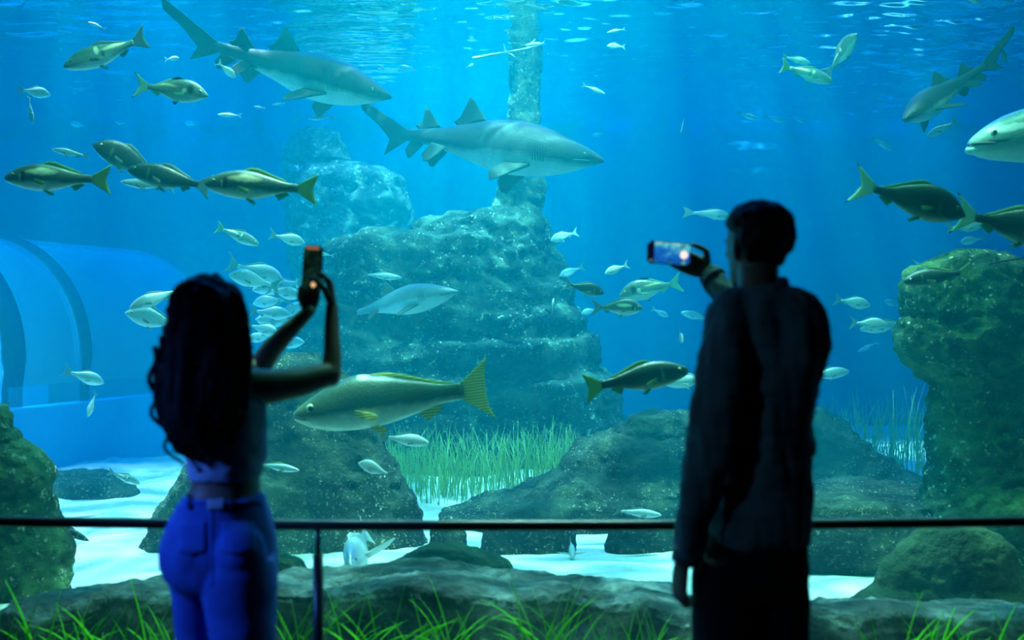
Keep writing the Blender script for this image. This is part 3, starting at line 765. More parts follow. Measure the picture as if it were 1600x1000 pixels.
# ---- medium fish
mid = [
 ('bream', 'silver', 'grey', (1360, 478), (1302, 467), 7.5, 'pale bream above the overlapping pair near the mossy tower', {}),
 ('bream', 'silver', 'grey', (1386, 508), (1327, 504), 7.4, 'pale bream with a dark eye overlapping another at its nose', {}),
 ('bass', 'silver', 'grey', (1344, 514), (1424, 504), 7.9, 'long pale fish overlapped by the dark eyed bream, tail at the mossy tower', {}),
 ('bass', 'silver', 'grey', (1327, 580), (1256, 590), 8.0, 'pale fish half hidden behind the man at waist height', {}),
 ('bass', 'pale', 'pale', (1040, 600), (1120, 590), 6.6, 'pale bright fish just behind the arched dark fish and the man', {}),
 ('bream', 'silver', 'grey', (1536, 352), (1477, 357), 7.0, 'silver fish under the nose of the black tipped one', {}),
 ('bream', 'silver', 'grey', (1500, 379), (1540, 372), 8.4, 'faint fish below the silver one by the dark pair', {}),
 ('bass', 'silver', 'grey', (1448, 213), (1496, 189), 8.4, 'slim grey fish right under the diving shark', {}),
 ('bass', 'silver', 'grey', (1394, 235), (1362, 214), 10.2, 'hazy fish below the diving shark head', {}),
 ('slim', 'pale', 'pale', (1500, 412), (1424, 414), 7.6, 'bright slim fish behind the top of the mossy tower', {}),
 ('bass', 'pale', 'pale', (1646, 424), (1572, 414), 7.5, 'bright fish tail beyond the mossy tower at the picture edge', {}),
 ('bass', 'silver', 'grey', (1660, 452), (1584, 446), 8.2, 'dim fish below the bright tail at the picture edge', {}),
 ('slim', 'silver', 'grey', (81, 233), (142, 245), 7.0, 'slender silver fish alone above the big olive one', {}),
 ('slim', 'silver', 'grey', (188, 284), (276, 293), 6.6, 'slim silver fish just beneath the bluish dark one', {}),
 ('bass', 'bass', 'green', (405, 382), (336, 354), 8.0, 'greenish fish swimming above the school by the woman', {'bend': .1}),
 ('bream', 'silver', 'grey', (475, 380), (421, 366), 8.3, 'round pale fish near the phone of the woman', {'yaw': 15}),
 ('bass', 'silver', 'grey', (205, 482), (282, 450), 7.0, 'pale fish with bright nose above another, beside the dark hair', {'bend': -.3, 'yaw': -10}),
 ('bream', 'silver', 'grey', (198, 489), (292, 512), 7.4, 'pale fish under the bright nosed one, tail behind the dark hair', {'yaw': -8}),
 ('bream', 'silver', 'grey', (158, 600), (102, 577), 8.0, 'round glassy fish before the tunnel', {'yaw': 20}),
 ('bream', 'pale', 'grey', (143, 650), (145, 612), 7.6, 'small fish swimming straight down before the tunnel wall', {'yaw': -35}),
 ('bass', 'bass', 'grey', (217, 756), (170, 736), 8.0, 'grey fish hovering over the bright sand', {'yaw': 8}),
 ('slim', 'dark', 'grey', (139, 845), (72, 814), 6.2, 'dark slender fish low on the sand beside the mossy rock', {}),
 ('slim', 'silver', 'green', (468, 735), (396, 724), 5.95, 'slim greenish fish before the boulder next to the woman', {}),
 ('bream', 'pale', 'grey', (559, 724), (618, 744), 5.95, 'pale deep fish below the pale slender one, before the boulder', {'yaw': 10}),
 ('bass', 'pale', 'grey', (670, 692), (594, 682), 6.2, 'pale fish under the belly of the very large olive fish', {}),
 ('slim', 'silver', 'grey', (628, 434), (563, 428), 8.6, 'slender fish above the slim shark on the rock face', {}),
 ('bream', 'pale', 'pale', (860, 376), (904, 362), 9.0, 'bright fish poking past the edge of the layered rock', {}),
 ('bream', 'pale', 'pale', (945, 428), (983, 413), 8.0, 'bright small bream above the dusky and greenish ones', {}),
 ('bream', 'silver', 'grey', (874, 432), (914, 416), 10.6, 'faint bream behind the dusky one', {}),
 ('bream', 'striped', 'grey', (1063, 533), (1065, 520), 7.5, 'striped fish seen head on beside the man', {'yaw': -74}),
 ('slim', 'pale', 'pale', (957, 796) , (1034, 804), 6.25, 'x', {}),
 ('bass', 'silver', 'grey', (1144, 338), (1082, 330), 9.0, 'dim fish next to the head of the man', {'bend': .6, 'yaw': 20}),
]
mid[-2] = ('slim', 'pale', 'grey', (1034, 805), (956, 797), 6.25, 'pale fish skimming just over the rail', {})
for k, s, fc, h, tl, d, lb, kw in mid:
    fish(k, s, fc, h, tl, d, lb, **kw)
# head-on fish with spread fins
fish('bass', 'silver', 'pale', (562, 862), (561, 850), 5.9, 'fish facing the pane with spread fins just under the rail', yaw=-85, size=0.72, spread=True, roll=28)
fish('bass', 'pale', 'pale', (893, 862), (893, 853), 6.45, 'small fish facing the pane with spread fins over the sand gap', yaw=-84, size=0.30, detail=1, spread=True)
# ---- the school behind the woman
school = [((430, 436), (366, 414), 8.6, 'top'), ((370, 432), (428, 446), 8.3, ''), ((436, 430), (446, 470), 8.9, ''), ((408, 452), (470, 440), 9.2, ''), ((465, 462), (418, 452), 8.4, ''),
          ((400, 474), (446, 468), 9.6, ''), ((446, 492), (396, 486), 8.8, ''), ((470, 478), (430, 500), 9.9, ''), ((410, 500), (462, 505), 9.3, ''), ((430, 520), (388, 508), 8.7, ''), ((392, 530), (430, 524), 9.8, ''), ((466, 440), (470, 468), 9.4, ''), ((470, 535), (426, 540), 10.0, '')]
for h, tl, d, _ in school:
    c_ = ((h[0] + tl[0]) / 2, (h[1] + tl[1]) / 2)
    h, tl = [(c_[0] + 1.3 * (q[0] - c_[0]), c_[1] + 1.3 * (q[1] - c_[1])) for q in (h, tl)]
    fish('bream', random.choice(['silver', 'silver', 'pale']), 'grey', h, tl, d, 'glassy bream in the tight school between the dark hair and raised arms', yaw=random.uniform(-25, 25), bend=random.uniform(-.4, .4), group='tight school of bream behind the woman')
# ---- small and far ones
small = [
 ('slim', 'pale', (137, 34), (166, 46), 8.4, 'small pale fish near the surface in the upper corner'),
 ('slim', 'silver', (92, 72), (101, 87), 10, 'tiny fish beside the nose of the big mottled grey fish'),
 ('bream', 'pale', (280, 91), (257, 93), 9, 'small bright fish between the mottled fish and the raised shark tail'),
 ('bream', 'silver', (79, 149), (26, 139), 8, 'thin outlined fish above a downward pointing one'),
 ('bass', 'bass', (51, 194), (45, 150), 8, 'greenish fish pointing straight down'),
 ('bream', 'pale', (368, 122), (339, 96), 7.8, 'bright white fish in front of the raised shark tail'),
 ('bream', 'pale', (440, 116), (431, 106), 8.6, 'bright white fish seen end on against the shark'),
 ('slim', 'pale', (340, 179), (379, 181), 9, 'curved white fish below the raised shark tail'),
 ('slim', 'pale', (396, 166), (415, 169), 9.5, 'tiny white fish nearest below the shark belly'),
 ('slim', 'pale', (425, 164), (446, 161), 9.5, 'tiny white fish under the pale shark fin'),
 ('slim', 'silver', (481, 185), (524, 184), 9.5, 'faint fish between the two sharks'),
 ('bream', 'silver', (108, 193), (139, 198), 13, 'blurred far fish below the downward pointing pair'),
 ('bream', 'silver', (179, 191), (200, 194), 13.4, 'blurred far fish above the dark deep bodied one'),
 ('bream', 'silver', (287, 192), (313, 196), 13.2, 'blurred far fish under the deep bodied one'),
 ('slim', 'silver', (-30, 642), (16, 631), 6.6, 'tail of a fish above the mossy rock'),
 ('bream', 'pale', (865, 466), (862, 494), 8.5, 'little bright fish pointing up beside the layered rock'),
 ('bream', 'silver', (1044, 495), (1018, 482), 11, 'faint far bream below the greenish bream tail'),
 ('bass', 'silver', (1064, 488), (1112, 500), 10.5, 'faint long fish next to the shoulder of the man'),
 ('bream', 'silver', (908, 490), (936, 482), 10.0, 'faint fish behind the tail of the bright patched bream'),
 ('slim', 'pale', (948, 51), (978, 45), 9, 'upper of two white fish near the surface'),
 ('bream', 'pale', (948, 72), (978, 73), 9, 'lower of two white fish near the surface'),
 ('slim', 'silver', (946, 147), (908, 132), 8.6, 'curved silver fish in the clear blue past the column'),
 ('slim', 'pale', (1064, 208), (1069, 184), 9, 'little white fish pointing down in the open blue'),
 ('bream', 'silver', (926, 212), (943, 208), 12.5, 'very faint fish past the shark nose'),
 ('slim', 'silver', (1069, 127), (1076, 114), 11, 'very faint fish in the open blue'),
 ('bass', 'silver', (1183, 186), (1152, 176), 10, 'outlined fish above the bright reflection'),
 ('bass', 'silver', (1227, 190), (1194, 180), 11.5, 'faint fish following the outlined one'),
 ('bass', 'silver', (1256, 190), (1234, 181), 11.6, 'last faint fish of three in a line over the man'),
 ('slim', 'pale', (820, 71), (853, 66), 9.2, 'pale fish crossing the top of the column'),
 ('bream', 'pale', (1532, 4), (1500, -8), 8.2, 'pale fish cut by the top edge of the picture'),
 ('bream', 'silver', (1382, 470), (1410, 480), 10.4, 'faint fish behind the bream near the mossy tower'),
 ('slim', 'silver', (1542, 402), (1558, 388), 9, 'tiny fish over the mossy tower'),
 ('slim', 'pale', (1340, 550), (1374, 534), 10.8, 'faint fish in the haze below the overlapping pair'),
 ('slim', 'pale', (488, 395), (524, 400), 8.8, 'thin white fish passing behind the phone'),
 ('bream', 'silver', (575, 102), (566, 108), 10.2, 'tiny fish ahead of the shark near the surface'),
 ('bream', 'silver', (600, 108), (590, 100), 10.2, 'tiny pale fish just above the shark nose'),
 ('slim', 'silver', (625, 102), (650, 108), 10.4, 'tiny slim fish past the shark nose near the surface'),
 ('bream', 'silver', (740, 100), (728, 106), 10.6, 'tiny fish near the stick floating by the column'),
]
for k, s, h, tl, d, lb in small:
    fish(k, s, 'pale' if s == 'pale' else 'grey', h, tl, d, lb)
# ------------------------------------------------------------------ plants
def blade_mat(name, a, b):
    t = NT(name); co = t.coords()
    c = t.mix(t.noise(co, 3, 2), a, b)
    d = t.n('ShaderNodeBsdfDiffuse'); tl = t.n('ShaderNodeBsdfTranslucent'); t.l(c, d.inputs[0]); t.l(c, tl.inputs[0])
    mx = t.n('ShaderNodeMixShader'); mx.inputs[0].default_value = 0.45; t.l(d.outputs[0], mx.inputs[1]); t.l(tl.outputs[0], mx.inputs[2])
    return t.done(mx)
M['grass_near'] = blade_mat('bright seagrass', (0.10, 0.50, 0.015), (0.30, 0.85, 0.04))
M['grass_bed'] = blade_mat('pale seagrass', (0.30, 0.58, 0.16), (0.75, 0.85, 0.35))

def blade(bm, p, h, w, lean, curl, yaw, seg=7):
    """a ribbon of a leaf with a keel"""
    d = Vector((math.cos(yaw), math.sin(yaw), 0)); s = Vector((-d.y, d.x, 0))
    q = Vector(p); ang = lean; L = []
    for i in range(seg + 1):
        u = i / seg
        ww = w * (1 - u ** 3) + 0.0006
        nrm = d * math.cos(ang) - Vector((0, 0, 1)) * math.sin(ang)
        L.append((q - s * ww, q + nrm * ww * 0.35, q + s * ww, q - nrm * ww * 0.1))
        q = q + (d * math.sin(ang) + Vector((0, 0, 1)) * math.cos(ang)) * (h / seg)
        ang += curl / seg
    bm_loft(bm, [list(r) for r in L])

TUFTS = [(0, 880, 'green seagrass tuft in the corner beside the smooth low ledge', 12), (68, 905, 'thin upright seagrass before the end of the smooth low ledge', 6), (118, 925, 'sparse seagrass tuft before the smooth low ledge, third from the corner', 6), (165, 900, 'tall seagrass tuft before the middle of the smooth low ledge', 9),
         (215, 910, 'leaning seagrass tuft between the tall tuft and the woman', 8), (262, 945, 'bent seagrass right beside the jeans of the woman', 9), (440, 880, 'tall seagrass tuft between the woman and the rail post', 12), (478, 930, 'short seagrass tuft at the foot of the rail post', 9),
         (555, 925, 'arching seagrass tuft next to the rail post', 11), (605, 900, 'tall crossed seagrass tuft before the pitted ledge', 14), (655, 930, 'dense seagrass tuft before the pitted ledge', 13), (700, 905, 'seagrass tuft with a blade bent over before the pitted ledge', 9),
         (760, 955, 'low seagrass tuft below the dark mossy mound', 8), (838, 875, 'seagrass tuft with two dark tall blades', 12), (878, 900, 'bright seagrass tuft beside the dark tall blades', 10), (925, 950, 'short seagrass tuft midway between dark blades and man', 8),
         (965, 940, 'upright seagrass tuft near the man', 8), (1020, 945, 'curled seagrass tuft closest to the trousers of the man', 8), (1392, 930, 'single forked seagrass tuft below the broad dark mound', 6), (1455, 925, 'bright upright seagrass tuft under the broad dark mound', 11),
         (1500, 950, 'bent seagrass tuft under the broad dark mound', 8), (1550, 945, 'looping seagrass tuft near the picture corner', 9), (1596, 940, 'seagrass tuft in the corner under the mossy tower', 9)]
for k, (px, top, lb, n) in enumerate(TUFTS):
    rnd = random.Random(100 + k)
    d = (4.01, 4.15, 4.29)[k % 3]
    base = at(px, 1050, d); base.z = 0.0
    H = at(px, top, d).z
    bm = bmesh.new()
    for i in range(n + 4):
        h = H * (1.08 if i == 0 else rnd.uniform(0.45, 1.0))
        blade(bm, Vector((rnd.uniform(-.05, .05), rnd.uniform(-.012, .012), 0)), h, rnd.uniform(.007, .013), rnd.uniform(0, .25), rnd.uniform(0.1, 1.5) if i else 0.3, rnd.choice([0, PI]) + rnd.uniform(-.1, .1), 9)
    o = obj('seagrass_tuft', bm, M['grass_near']); o.location = base
    tag(o, lb, 'seagrass', 'seagrass tufts along the pane')

def bed(label, n, box, hmin, hmax, seed, w=.0045):
    rnd = random.Random(seed)
    bm = bmesh.new()
    x0, x1, y0, y1 = box
    c = Vector(((x0 + x1) / 2, (y0 + y1) / 2, 0))
    for i in range(n):
        x = rnd.uniform(x0, x1); y = rnd.uniform(y0, y1)
        blade(bm, Vector((x, y, sand_h(x, y) - .02)) - c, rnd.uniform(hmin, hmax), rnd.uniform(w * .6, w), rnd.uniform(0, .2), rnd.uniform(0, 1.1), rnd.uniform(0, 2 * PI), 6)
    o = obj('seagrass_bed', bm, M['grass_bed']); o.location = c
    return tag(o, label, 'seagrass', kind='stuff')
bed('pale green seagrass bed at the foot of the layered rock', 800, (-1.15, .65, 8.5, 9.55), .35, .62, 1)
bed('hazy seagrass bed between the dark slope and the mossy tower', 650, (2.6, 5.2, 9.3, 11.5), .45, .85, 2, .006)

# ------------------------------------------------------------------ rail and small things
M['rail'] = plain('black rail paint', (0.012, 0.013, 0.015), 0.35)
def rail():
    y = 3.45
    z = at(0, 820, y).z
    root = empty('handrail', (0, y, 0)); tag(root, 'black metal handrail in front of the tank pane', 'handrail')
    bm = bmesh.new()
    pts = [Vector((x, 0, z + 0.014 * (abs(x) / 1.7) ** 2 - 0.002)) for x in [-4.9 + 9.8 * i / 40 for i in range(41)]]
    bm_tube(bm, pts, 0.0185, 16)
    obj('rail_bar', bm, M['rail'], root)
    for px in (497, 1180, -186, 1863):
        x = at(px, 0, y).x
        bm = bmesh.new()
        bm_tube(bm, [(x, 0, .0), (x, 0, at(0, 866, y).z)], 0.0175, 16, False)
        p = obj('post', bm, M['rail'], root)
        bm = bmesh.new()
        bm_tube(bm, [(x, 0, at(0, 870, y).z), (x, 0, z - .012)], 0.0085, 12, False)
        obj('post_neck', bm, M['rail'], p)
        bm = bmesh.new()
        bm_tube(bm, [(x, 0, .0), (x, 0, .012)], 0.055, 20, False)
        obj('foot_plate', bm, M['rail'], p)
rail()
bm = bmesh.new()
d = 9.7
P = [at(740, 91, d), at(765, 86, d), at(790, 82, d - .05), at(822, 76, d - .1), at(850, 68, d - .1)]
org = P[2].copy()
bm_tube(bm, [p - org for p in P], [.016, .013, .011, .009, .006], 8)
for a, b in ((2, at(787, 68, d)), (2, at(806, 90, d - .2)), (3, at(836, 62, d))):
    bm_tube(bm, [P[a] - org, (P[a] - org).lerp(b - org, .5) + Vector((0, 0, .01)), b - org], [.007, .006, .003], 6)
o = obj('floating_branch', bm, plain('bleached wood', (0.7, 0.66, 0.5), 0.8)); o.location = org
tag(o, 'pale forked branch floating beside the encrusted column', 'branch')
bm = bmesh.new()
P = [at(1546, 412, 5.78), at(1560, 409, 5.8), at(1600, 403, 5.9), at(1680, 392, 6.0), at(1760, 360, 6.1)]
bm_tube(bm, [p - P[0] for p in P], .005, 8)
o = obj('cable', bm, M['rail']); o.location = P[0]
tag(o, 'thin dark cable leading off the top of the mossy tower', 'cable')

# ------------------------------------------------------------------ light
def spot(name, loc, aim, watts, angle, color, blend=0.7, radius=0.10):
    l = D.lights.new(name, 'SPOT'); l.energy = watts; l.spot_size = R(angle); l.spot_blend = blend
    l.color = color; l.shadow_soft_size = radius
    o = D.objects.new(name, l); o.location = loc
    o.rotation_euler = (Vector(aim) - Vector(loc)).to_track_quat('-Z', 'Y').to_euler()
    return link(o)
def area(name, loc, aim, watts, sx, sy, color):
    l = D.lights.new(name, 'AREA'); l.energy = watts; l.shape = 'RECTANGLE'; l.size = sx; l.size_y = sy; l.color = color
    o = D.objects.new(name, l); o.location = loc
    o.rotation_euler = (Vector(aim) - Vector(loc)).to_track_quat('-Z', 'Y').to_euler()
    return link(o)
LC = (0.40, 1.0, 0.86)
spot('tank_lamp', (-0.8, 11.2, 10.5), (-0.7, 12.2, 0), 22000, 38, LC, 0.95)
spot('tank_lamp', (-3.6, 8.9, 10.0), (-3.3, 8.2, 0), 9000, 30, (0.75, 1, 0.95), 0.8)
spot('tank_lamp', (0.3, 7.0, 10.0), (0.2, 6.6, 0), 9500, 48, (0.6, 1, 0.8), 0.9)
spot('tank_lamp', (3.9, 9.0, 10.0), (3.8, 9.6, 0), 900, 46, LC, 0.9)
spot('tank_lamp', (4.6, 11.5, 9.0), (4.7, 12.0, 0), 12000, 13, (0.6, 1, 0.95), 0.6)  # narrow spot added to brighten hidden sand for the surface streaks
spot('wall_patch_spot', (3.1, 11.2, 5.6), (3.42, 14.8, 3.98), 2200, 13, LC, 0.8)  # unseen spot added to throw the bright patch on the far wall
spot('tank_lamp', (0.6, 6.4, 10.0), (0.0, 9.9, 2.6), 9000, 28, LC, 0.8, 0.08)  # narrow spot added to dapple the shark's near side
spot('rock_sparkle_spot', (-1.5, 5.0, 9.0), (-1.5, 6.6, 0.9), 2600, 24, (0.75, 1, 0.75), 0.9, 0.06)  # unseen spots added to put sparkle on the near rocks
spot('rock_sparkle_spot', (3.7, 5.0, 9.0), (2.9, 6.3, 1.2), 2200, 22, (0.55, 1, 0.7), 0.9, 0.06)
spot('rock_sparkle_spot', (-3.0, 5.0, 9.0), (-2.9, 5.6, 0.8), 900, 18, (0.55, 1, 0.7), 0.9, 0.06)
area('tank_blue_fill', (0, 12.0, 9.5), (0, 12.8, 0), 2200, 13, 4.0, (0.0, 0.17, 1.0))  # broad fill added above the tank to turn the side water blue
area('tank_front_lamp', (0, 5.3, 6.2), (0, 5.1, 0), 430, 7.5, 0.6, (0.2, 1.0, 0.68))
pl = D.lights.new('tunnel_lamp', 'POINT'); pl.energy = 900; pl.color = (0.1, 0.75, 1.0); pl.shadow_soft_size = 0.2
po = D.objects.new('tunnel_lamp', pl); po.location = (-5.9, 9.6, 1.5); link(po)
spot('blue_ceiling_lamp', (-3.5, 1.75, 2.6), (-0.80, 3.0, 0.68), 620, 26, (0.06, 0.22, 1.0), 0.8, 0.12)

spot('shirt_fill_spot', (-2.6, 1.0, 2.9), (0.66, 2.9, 1.15), 75, 26, (0.2, 0.6, 1.0), 0.8, 0.1)  # unseen fill added to rake light over the shirt folds
w = D.worlds.new('hall'); SC.world = w; w.use_nodes = True
w.node_tree.nodes['Background'].inputs[0].default_value = (0.01, 0.02, 0.03, 1)
w.node_tree.nodes['Background'].inputs[1].default_value = 0.3

cam = D.cameras.new('camera'); co = D.objects.new('camera', cam); link(co)
co.location = (0, 0, CAMZ); co.rotation_euler = (PI / 2, 0, 0)
cam.sensor_width = 36; cam.lens = 36; cam.clip_end = 100; cam.clip_start = 0.05
cam.dof.use_dof = True; cam.dof.focus_distance = 8.2; cam.dof.aperture_fstop = 1.5
SC.camera = co
SC.view_settings.view_transform = 'Standard'; SC.view_settings.look = 'None'
SC.view_settings.exposure = -0.45; SC.view_settings.gamma = 1.0
SC.view_settings.use_curve_mapping = False
cy = SC.cycles
cy.use_denoising = True
cy.max_bounces = 7; cy.diffuse_bounces = 3; cy.glossy_bounces = 3; cy.transmission_bounces = 4; cy.volume_bounces = 0; cy.transparent_max_bounces = 14
cy.sample_clamp_indirect = 8
cy.caustics_reflective = False; cy.caustics_refractive = False
# ------------------------------------------------------------------ people
t = NT('skin'); M['skin'] = t.done(t.princ(t.mix(t.noise(t.coords(), 14, 3), (0.15, 0.09, 0.06), (0.20, 0.12, 0.08)), 0.5))
M['hair'] = plain('dark hair', (0.006, 0.005, 0.005), 0.6, spec=0.12, nscale=60)
def cloth(name, c, scale=220, amp=0.3):
    t = NT(name); co = t.coords()
    w1 = t.noise(co, scale, 2); w2 = t.noise(co, 9, 4)
    col = t.mix(w2, tuple(v * (1 - amp) for v in c), tuple(min(1, v * (1 + amp)) for v in c))
    return t.done(t.princ(col, 0.9, spec=0.15, normal=t.bump(t.math('ADD', t.math('MULTIPLY', w1, .4), w2), 0.35, 0.01)))
M['denim'] = cloth('blue denim', (0.05, 0.12, 0.46))
M['denim_dark'] = cloth('denim seam', (0.02, 0.035, 0.10))
M['patch'] = cloth('pale label patch', (0.30, 0.36, 0.45))
M['top'] = cloth('light crop top', (0.30, 0.38, 0.55))
M['shirt'] = cloth('dark navy shirt', (0.09, 0.14, 0.16))
M['trousers'] = cloth('black trousers', (0.008, 0.008, 0.010))
M['shoe'] = plain('dark shoe', (0.02, 0.02, 0.02), 0.5)
M['phone'] = plain('black phone shell', (0.01, 0.01, 0.012), 0.3)

def head(bm, c, f, up=Vector((0, 0, 1)), k=1.0):
    """a head with brow, nose, lips, chin and ears; c: middle of the chin-to-crown line"""
    f = f.normalized(); s = f.cross(up).normalized(); up = s.cross(f).normalized()
    tab = [(0, .020, .086, .048), (.012, .036, .092, .020), (.03, .048, .092, -.015), (.055, .058, .089, -.05), (.085, .066, .087, -.070), (.115, .072, .088, -.088), (.145, .075, .088, -.098), (.172, .073, .083, -.099), (.197, .062, .068, -.088), (.216, .043, .044, -.062), (.229, .018, .012, -.03)]
    P = lambda x, y, z: c + (s * x + f * y + up * (z - .115)) * k
    rings = []
    for i in range(25):
        z = .229 * i / 24
        w, fr, bk = lerp_table(tab, z)
        rings.append([P(w * math.copysign(abs(math.cos(a)) ** .9, math.cos(a)), (fr + bk) / 2 + (fr - bk) / 2 * math.sin(a), z) for a in [2 * PI * q / 28 for q in range(28)]])
    bm_loft(bm, rings)
    bm_tube(bm, [P(0, .082, .128), P(0, .098, .105), P(0, .106, .088)], [.009 * k, .011 * k, .014 * k], 12)
    for q in (-1, 1):
        bm_tube(bm, [P(q * .006, .098, .084), P(q * .014, .092, .086)], [.009 * k, .008 * k], 10)
        bm_tube(bm, [P(q * .010, .086, .130), P(q * .034, .082, .136), P(q * .052, .062, .130)], [.009 * k, .009 * k, .008 * k], 10)
        bm_tube(bm, [P(q * .030, .074, .092), P(q * .050, .055, .098)], [.014 * k, .012 * k], 10)
        ear = [P(q * .071, -.002, .080), P(q * .079, -.008, .098), P(q * .083, -.014, .118), P(q * .078, -.006, .134), P(q * .073, .004, .126)]
        bm_tube(bm, ear, [.007 * k, .008 * k, .009 * k, .008 * k, .006 * k], 10)
    bm_tube(bm, [P(-.022, .084, .055), P(0, .096, .058), P(.022, .084, .055)], [.005 * k, .007 * k, .005 * k], 10)
    bm_tube(bm, [P(-.018, .084, .046), P(0, .095, .047), P(.018, .084, .046)], [.005 * k, .008 * k, .005 * k], 10)
    return P

def hand(bm, W, u, n, s, k=1.0, curls=(.3, .35, .3), thumb_in=.5, spread=.05, tdir=(.48, .80)):
    """wrist, finger direction, palm side, thumb side"""
    u = u.normalized(); n = (n - u * n.dot(u)).normalized(); s0 = u.cross(n); s = s0 * (1 if s0.dot(s) > 0 else -1)
    rings = []
    for a, w, h in ((-.01, .024, .019), (.01, .027, .018), (.04, .037, .016), (.07, .041, .014), (.092, .040, .011), (.100, .034, .007)):
        rings.append([W + (u * a + s * w * math.copysign(abs(math.cos(q)) ** .7, math.cos(q)) + n * h * math.sin(q)) * k for q in [2 * PI * j / 18 for j in range(18)]])
    bm_loft(bm, rings)
    for i, (ln, r) in enumerate(((.072, .0088), (.081, .0090), (.074, .0086), (.057, .0076))):
        off = .030 - .0205 * i
        p = W + (u * (.088 - .004 * abs(i - 1)) + s * off) * k
        a = 0.0; pts = [p]
        for j, fr in enumerate((.46, .30, .24)):
            a += curls[j] * (1 + .10 * i)
            d = (u * math.cos(a) + n * math.sin(a) + s * spread * (1.2 - i * .8)).normalized()
            p = p + d * ln * fr * k; pts.append(p)
        bm_tube(bm, pts, [r * k, r * .97 * k, r * .9 * k, r * .78 * k], 10)
    p = W + (u * .022 + s * .026 + n * .004) * k
    d1 = (s * tdir[0] + u * tdir[1] + n * .40 * thumb_in).normalized()
    d2 = (s * .08 + u * .90 + n * .75 * thumb_in).normalized()
    d3 = (s * -.08 + u * .85 + n * 1.0 * thumb_in).normalized()
    q1 = p + d1 * .040 * k; q2 = q1 + d2 * .032 * k; q3 = q2 + d3 * .026 * k
    bm_tube(bm, [p, q1, q2, q3], [.0145 * k, .0115 * k, .0102 * k, .0085 * k], 10)

def rows_loft(bm, rows, d, n=36, power=2.2, m=None):
    """rows: (image row, left, right, half depth in metres, forward shift)"""
    tab = [(r[0], r[1], r[2], r[3], r[4] if len(r) > 4 else 0.0) for r in rows]
    y0, y1 = tab[0][0], tab[-1][0]
    m = m or max(12, int((y1 - y0) / 6))
    rings = []
    for i in range(m + 1):
        py = y0 + (y1 - y0) * i / m
        xl, xr, hd, fs = lerp_table(tab, py)
        A, B = at(xl, py, d), at(xr, py, d)
        c = (A + B) / 2; a = (B.x - A.x) / 2
        e = 2 / power
        rings.append([c + Vector((a * math.copysign(abs(math.cos(t_)) ** e, math.cos(t_)), fs + hd * math.copysign(abs(math.sin(t_)) ** e, math.sin(t_)), 0)) for t_ in [2 * PI * k / n for k in range(n)]])
    bm_loft(bm, rings)

def wrinkle(me, amp, fx, fz, seed=0, zlo=None):
    nrm = [v.normal.copy() for v in me.vertices]
    for v, nv in zip(me.vertices, nrm):
        p = v.co.copy()
        q = Vector((p.x * fx + seed, p.y * fx, p.z * fz + p.x * 4))
        v.co = p + nv * amp * (noise.noise(q) + .5 * noise.noise(q * 2.3))
    me.update()

def decal(name, target, px0, px1, py0, py1, mat, parent, d0, thick=.004, nx=10, ny=10, shape=None):
    """a sewn-on piece laid over the cloth"""
    dg = bpy.context.evaluated_depsgraph_get()
    me = target.data
    bv = BVHTree.FromPolygons([target.matrix_world @ v.co for v in me.vertices], [tuple(p.vertices) for p in me.polygons])
    vin, vout = [], []
    for j in range(ny + 1):
        for i in range(nx + 1):
            px = px0 + (px1 - px0) * i / nx; py = py0 + (py1 - py0) * j / ny
            if shape: px, py = shape(px, py, i / nx, j / ny)
            o = at(px, py, 1.2); dirv = (at(px, py, 3.0) - o).normalized()
            h, nn, ix, dist = bv.ray_cast(o, dirv)
            if h is None:
                h = at(px, py, d0); nn = Vector((0, -1, 0))
            vin.append(h - nn * .002); vout.append(h + nn * thick)
    bm = bmesh.new()
    A = [bm.verts.new(v) for v in vout]; B = [bm.verts.new(v) for v in vin]
    w = nx + 1
    for j in range(ny):
        for i in range(nx):
            a = j * w + i
            bm.faces.new((A[a], A[a + w], A[a + w + 1], A[a + 1])); bm.faces.new((B[a], B[a + 1], B[a + w + 1], B[a + w]))
    edge = list(range(nx)) + [j * w + nx for j in range(ny)] + [ny * w + i for i in range(nx, 0, -1)] + [j * w for j in range(ny, 0, -1)]
    for a, b in zip(edge, edge[1:] + edge[:1]):
        bm.faces.new((A[a], A[b], B[b], B[a]))
    bmesh.ops.recalc_face_normals(bm, faces=bm.faces)
    return obj(name, bm, mat, parent)

def rebase(o, root):
    """keep world-space mesh under a root at the feet"""
    for v in o.data.vertices: v.co -= root.location
    return o

def shoe(root, c, f, name='shoe'):
    f = f.normalized(); s = Vector((f.y, -f.x, 0))
    bm = bmesh.new(); rings = []
    for y, w, h in ((-.075, .022, .045), (-.06, .034, .065), (-.02, .038, .075), (.04, .040, .06), (.10, .045, .045), (.15, .040, .036), (.178, .020, .022)):
        rings.append([c + f * y + s * w * math.cos(a) + Vector((0, 0, h / 2 + h / 2 * math.sin(a))) for a in [2 * PI * k / 16 for k in range(16)]])
    bm_loft(bm, rings); bmesh.ops.recalc_face_normals(bm, faces=bm.faces)
    return rebase(obj(name, bm, M['shoe'], root), root)

def eyes(root, P, k=1.0):
    for q in (-1, 1):
        bm = bmesh.new(); bmesh.ops.create_uvsphere(bm, u_segments=12, v_segments=8, radius=.0115 * k)
        bmesh.ops.translate(bm, vec=P(q * .031, .078, .117), verts=bm.verts)
        rebase(obj('eye', bm, M['eye'], root), root)

